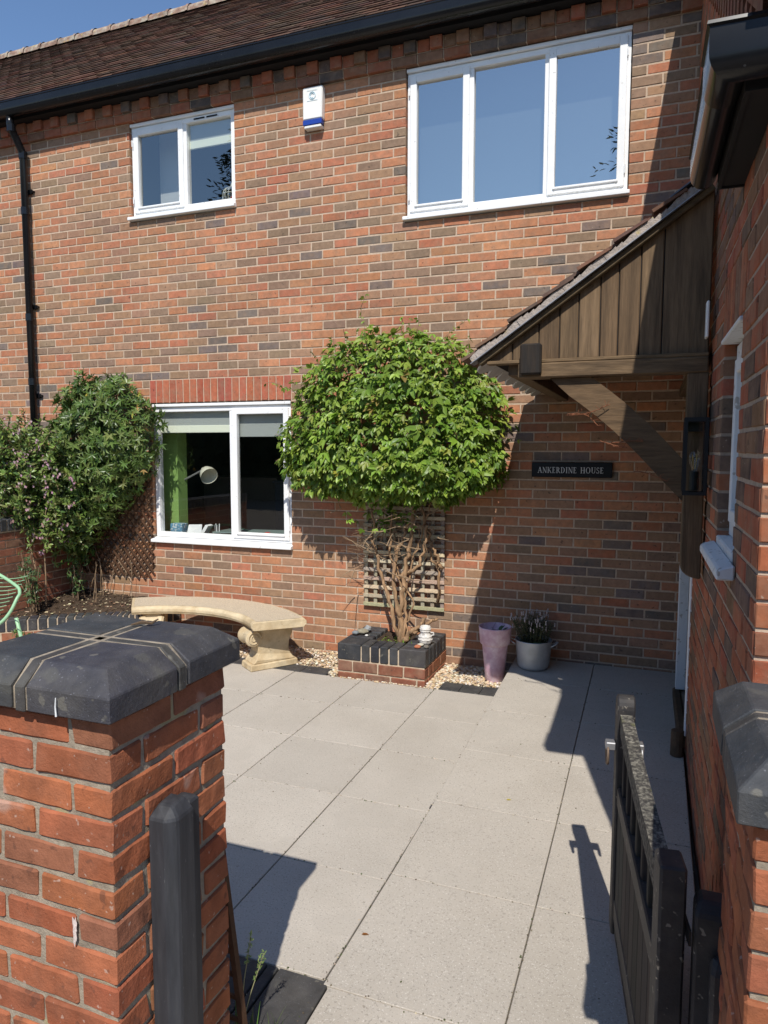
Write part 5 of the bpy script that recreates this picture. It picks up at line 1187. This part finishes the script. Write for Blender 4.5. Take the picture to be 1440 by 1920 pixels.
for i, (x, y, c) in enumerate(((-1.157, -3.36, (.24, .10, .03)), (-.84, -2.19, (.5, .42, .06)))):
    mb = MB(); add_leaf(mb, (x, y, ramp(y)+.002), (1, .4, .02), (0, 0, 1), .03, .026, c); single(mb, 'fallen_leaf', 'leaf', ['small brown fallen leaf on the paving joint', 'tiny yellow petal on the path slab'][i], 'leaf')

single(MB().hexa([(-1.196, -2.375, .0), (-1.172, -2.372, .0), (-1.166, -2.20, .0), (-1.170, -2.20, .0), (-1.194, -2.375, .012), (-1.176, -2.372, .013), (-1.168, -2.20, .0155), (-1.170, -2.20, .0155)]), 'step_shade_wedge', 'blue_o', 'thin dark wedge standing in for shade at the raised slab edge in the paving joint', 'shade wedge', fix=True).color = (.05, .05, .055, 1)  # dark wedge added in place of the shadow at the slab step
# ================================================================== GREEN WIRE CHAIR
gc = thing('wire_chair', 'pale green wire garden chair at the left edge', 'chair', (-4.95, -1.75, 0)); rim = []
CX, CY = -5.0, -1.72
loop = [(-.40, .03, .74), (-.40, .0, .80), (-.30, .03, .86), (0, .05, .87), (.30, .02, .78), (.385, -.02, .735), (.40, -.06, .70), (.385, -.12, .60), (.33, -.18, .52), (.20, -.30, .44), (0, -.36, .42), (-.2, -.32, .44), (-.34, -.2, .54), (-.40, -.06, .66)]
def smoothloop(p, n=6):
    p = [Vector(a) for a in p]; out = []; m_ = len(p)
    for i in range(m_):
        a, b, c, d = p[i-1], p[i], p[(i+1) % m_], p[(i+2) % m_]
        for k in range(n):
            t = k/n; out.append(.5*((2*b)+(-a+c)*t+(2*a-5*b+4*c-d)*t*t+(-a+3*b-3*c+d)*t**3))
    return out+[out[0]]
lp_ = [Vector((CX, CY, 0))+a for a in smoothloop(loop)]
MB().tube(lp_, .0125, 8, cap=False).build('rim', 'greenm', gc, smooth=True)
wm = []
for i in range(14):
    t = i/13; h = .47+.36*t; pts = []
    for k in range(15):
        u = -1+2*k/14; x = u*(.36-.05*(1-t)); y = -.30+.33*t+.05+.04*(1-u*u); z = h+.015-.05*(1-u*u); pts.append((CX+x, CY+y, z))
    MB().tube(pts, .0032, 5).build('wire', 'greenm', gc)
for (x, y) in ((.30, -.22), (-.3, -.22), (.24, .14), (-.24, .14)): MB().tube([(CX+x*.85, CY+y*.7, .50), (CX+x*1.02, CY+y*1.25, .02)], .014, 8).build('leg', 'greenm', gc, smooth=True)

# ================================================================== THINGS SEEN THROUGH THE WINDOWS
bc_ = thing('bird_cage', 'small cream wire bird cage in the small upstairs window', 'bird cage', (-3.93, .16, 4.06)); r = .085; z0 = 4.055; ccx, ccy = -3.935, .19
for k in range(14):
    a = k*2*math.pi/14; c, s = math.cos(a), math.sin(a); pts = [(ccx+r*c, ccy+r*s, z0), (ccx+r*c, ccy+r*s, z0+.11)]+[(ccx+r*math.cos(t)*c, ccy+r*math.cos(t)*s, z0+.11+.07*math.sin(t)) for t in [i*math.pi/12 for i in range(1, 7)]]
    MB().tube(pts, .0028, 5).build('bar', 'cream', bc_)
for z in (0, .11): MB().tube([(ccx+r*math.cos(t), ccy+r*math.sin(t), z0+z) for t in [i*math.pi/14 for i in range(29)]], .004, 6).build('ring', 'cream', bc_)
MB().lathe([(.02, .178), (.012, .19), (.006, .21), (0, .225)], (ccx, ccy, z0), 10).build('finial', 'cream', bc_)
single(MB().lathe([(0, 0), (.02, .0), (.026, .02), (.018, .04), (0, .045)], (-3.91, .17, 4.10), 10), 'ornament', 'red', 'tiny red flower ornament inside the bird cage', 'ornament')
lpn = thing('desk_lamp', 'cream anglepoise desk lamp behind the ground floor window', 'lamp', (-4.68, .40, .953))
MB().tube([(-4.78, .37, 1.45), (-4.42, .35, 1.61)], .010, 8).build('arm', 'zinc', lpn); MB().tube([(-4.78, .37, 1.45), (-4.68, .40, .96)], .010, 8).build('lower_arm', 'zinc', lpn)
MB().tube([(-4.435, .35, 1.615), (-4.415, .345, 1.605), (-4.385, .33, 1.59), (-4.355, .315, 1.572), (-4.315, .29, 1.545)], [.016, .026, .06, .078, .088], 22, cap=False).build('shade', 'cream', lpn, smooth=True)
MB().lathe([(0, 0), (.08, 0), (.08, .02), (0, .025)], (-4.68, .40, .953), 18).build('base', 'cream', lpn)
single(MB().box(-5.4, -3.0, .14, .75, .90, .952), 'desk', M('dark_desk', (.03, .025, .022), .5, var=None), 'dark desk top behind the ground floor window', 'desk')
single(MB().box(-4.70, -4.56, .16, .26, .953, 1.07), 'patterned_box', 'book', 'blue and white patterned box on the sill inside the window', 'box', bevel=.003)
single(MB().prism([(-4.52, .18, .953), (-4.35, .18, .953), (-4.35, .20, 1.07), (-4.52, .22, 1.06)], (0, .006, 0)), 'card', 'paper', 'white card leaning inside the ground floor window', 'card', fix=True)
single(MB().prism([(-4.37, .17, .953), (-4.33, .17, .953), (-4.26, .17, 1.06), (-4.29, .17, 1.07)], (0, .09, 0)), 'photo_stand', 'paper', 'pale slanted stand inside the ground floor window', 'stand', fix=True)
single(MB().lathe([(0, 0), (.035, 0), (.038, .05), (.033, .052), (.031, .01), (0, .01)], (-4.19, .22, .953), 18), 'pot', 'cream', 'small white pot holding brushes inside the window', 'pot')
for i in range(4): single(MB().tube([(-4.2+.012*i, .22, .965), (-4.22+.02*i, .22, 1.07+.012*(i % 2))], .004, 6), 'brush', 'paper' if i % 2 else 'zinc', ['leftmost thin grey brush in the small white pot', 'second brush from the left in the small white pot', 'third brush from the left in the small white pot', 'rightmost brush in the small white pot'][i], 'brush', 'brushes in the small pot')
single(MB().box(-4.10, -3.92, .17, .36, .953, .962), 'papers', 'paper', 'sheaf of papers on the desk by the window', 'paper')
single(MB().box(-3.70, -3.52, .18, .30, .953, .992), 'white_box', 'paper', 'flat white box under a red object behind the right pane', 'box', bevel=.004)
single(MB().lathe([(0, 0), (.045, .0), (.04, .022), (.01, .03), (0, .03)], (-3.62, .22, .993), 14), 'red_mouse', 'red', 'small red object on the white box behind the right pane', 'ornament')

for i, (x0, x1, y0, y1, z0, z1, lab) in enumerate(((-5.3, -4.3, 1.6, 2.0, .25, 1.45, 'dim cabinet standing at the back left of the study'), (-3.95, -3.25, .95, 1.0, .95, 1.45, 'flat dark monitor standing behind the right pane'), (-3.9, -3.1, 2.2, 2.6, .25, 1.9, 'tall dim bookcase at the back right of the study'))):
    single(MB().box(x0, x1, y0, y1, z0, z1).box(x0-.02, x1+.02, y0-.02, y1+.02, z1+.001, z1+.03), 'cabinet' if i != 1 else 'monitor', M('dim_furniture', ((.16, .12, .09), (.03, .03, .035), (.14, .13, .12))[i], .6, var=None), lab, 'furniture', bevel=.004)
single(MB().prism([(-4.2, .153, 1.0), (-3.0, .153, 1.02), (-3.0, .153, 1.028), (-4.2, .153, 1.008)], (0, .3, 0)), 'glass_shelf', M('shelf_glass', (.25, .33, .31), .2, var=None), 'thin pale glass shelf inside the ground floor window', 'shelf', fix=True)
# ================================================================== BEHIND THE CAMERA (seen only reflected in the panes)
def conifer(label, x, y, H, R_, z0=1.5):
    t = thing('conifer_tree', label, 'tree', (x, y, 0), 'trees across the lane'); MB().tube([(x, y, 0), (x, y, H)], [.25, .03], 8).build('trunk', 'bark', t); c = MB(); z = z0
    while z < H:
        f = (H-z)/(H-z0); L = R_*(f**.8)+.15
        for k in range(7):
            a = RN.uniform(0, 6.28); l = L*RN.uniform(.6, 1.1)
            for i in range(9):
                s = i/8; p = Vector((x+math.cos(a)*l*s, y+math.sin(a)*l*s, z-.25*l*s*s+.12*l*s))
                for _ in range(3): add_leaf(c, p+RND(.07), Vector((math.cos(a), math.sin(a), -.1))+RND(.45), RND(1), .38*(1-.4*s), .12, None)
        z += .28
    c.build('crown', 'conifer', t)
conifer('tall dark conifer reflected in the wide upstairs window', .0, -20, 15.2, 4.6, 5)
conifer('broad dark conifer reflected in the small upstairs window', -15.6, -20, 18.5, 3.0, 2)
hd = thing('hedge', 'tall dark hedge across the lane behind the camera', 'hedge', (-8, -16, 0)); hm = MB()
MB().box(-30, 12, -17.2, -16.2, 0, 3.6).build('core', 'hedge', hd)
for _ in range(5000): add_leaf(hm, (RN.uniform(-30, 12), -16.1+RN.uniform(-.15, .15), RN.uniform(0, 3.9)), RND(1), Vector((0, 1, .4))+RND(.5), .3, .2, None)
tag(hm.build('foliage', 'hedge', hd), kind='stuff')
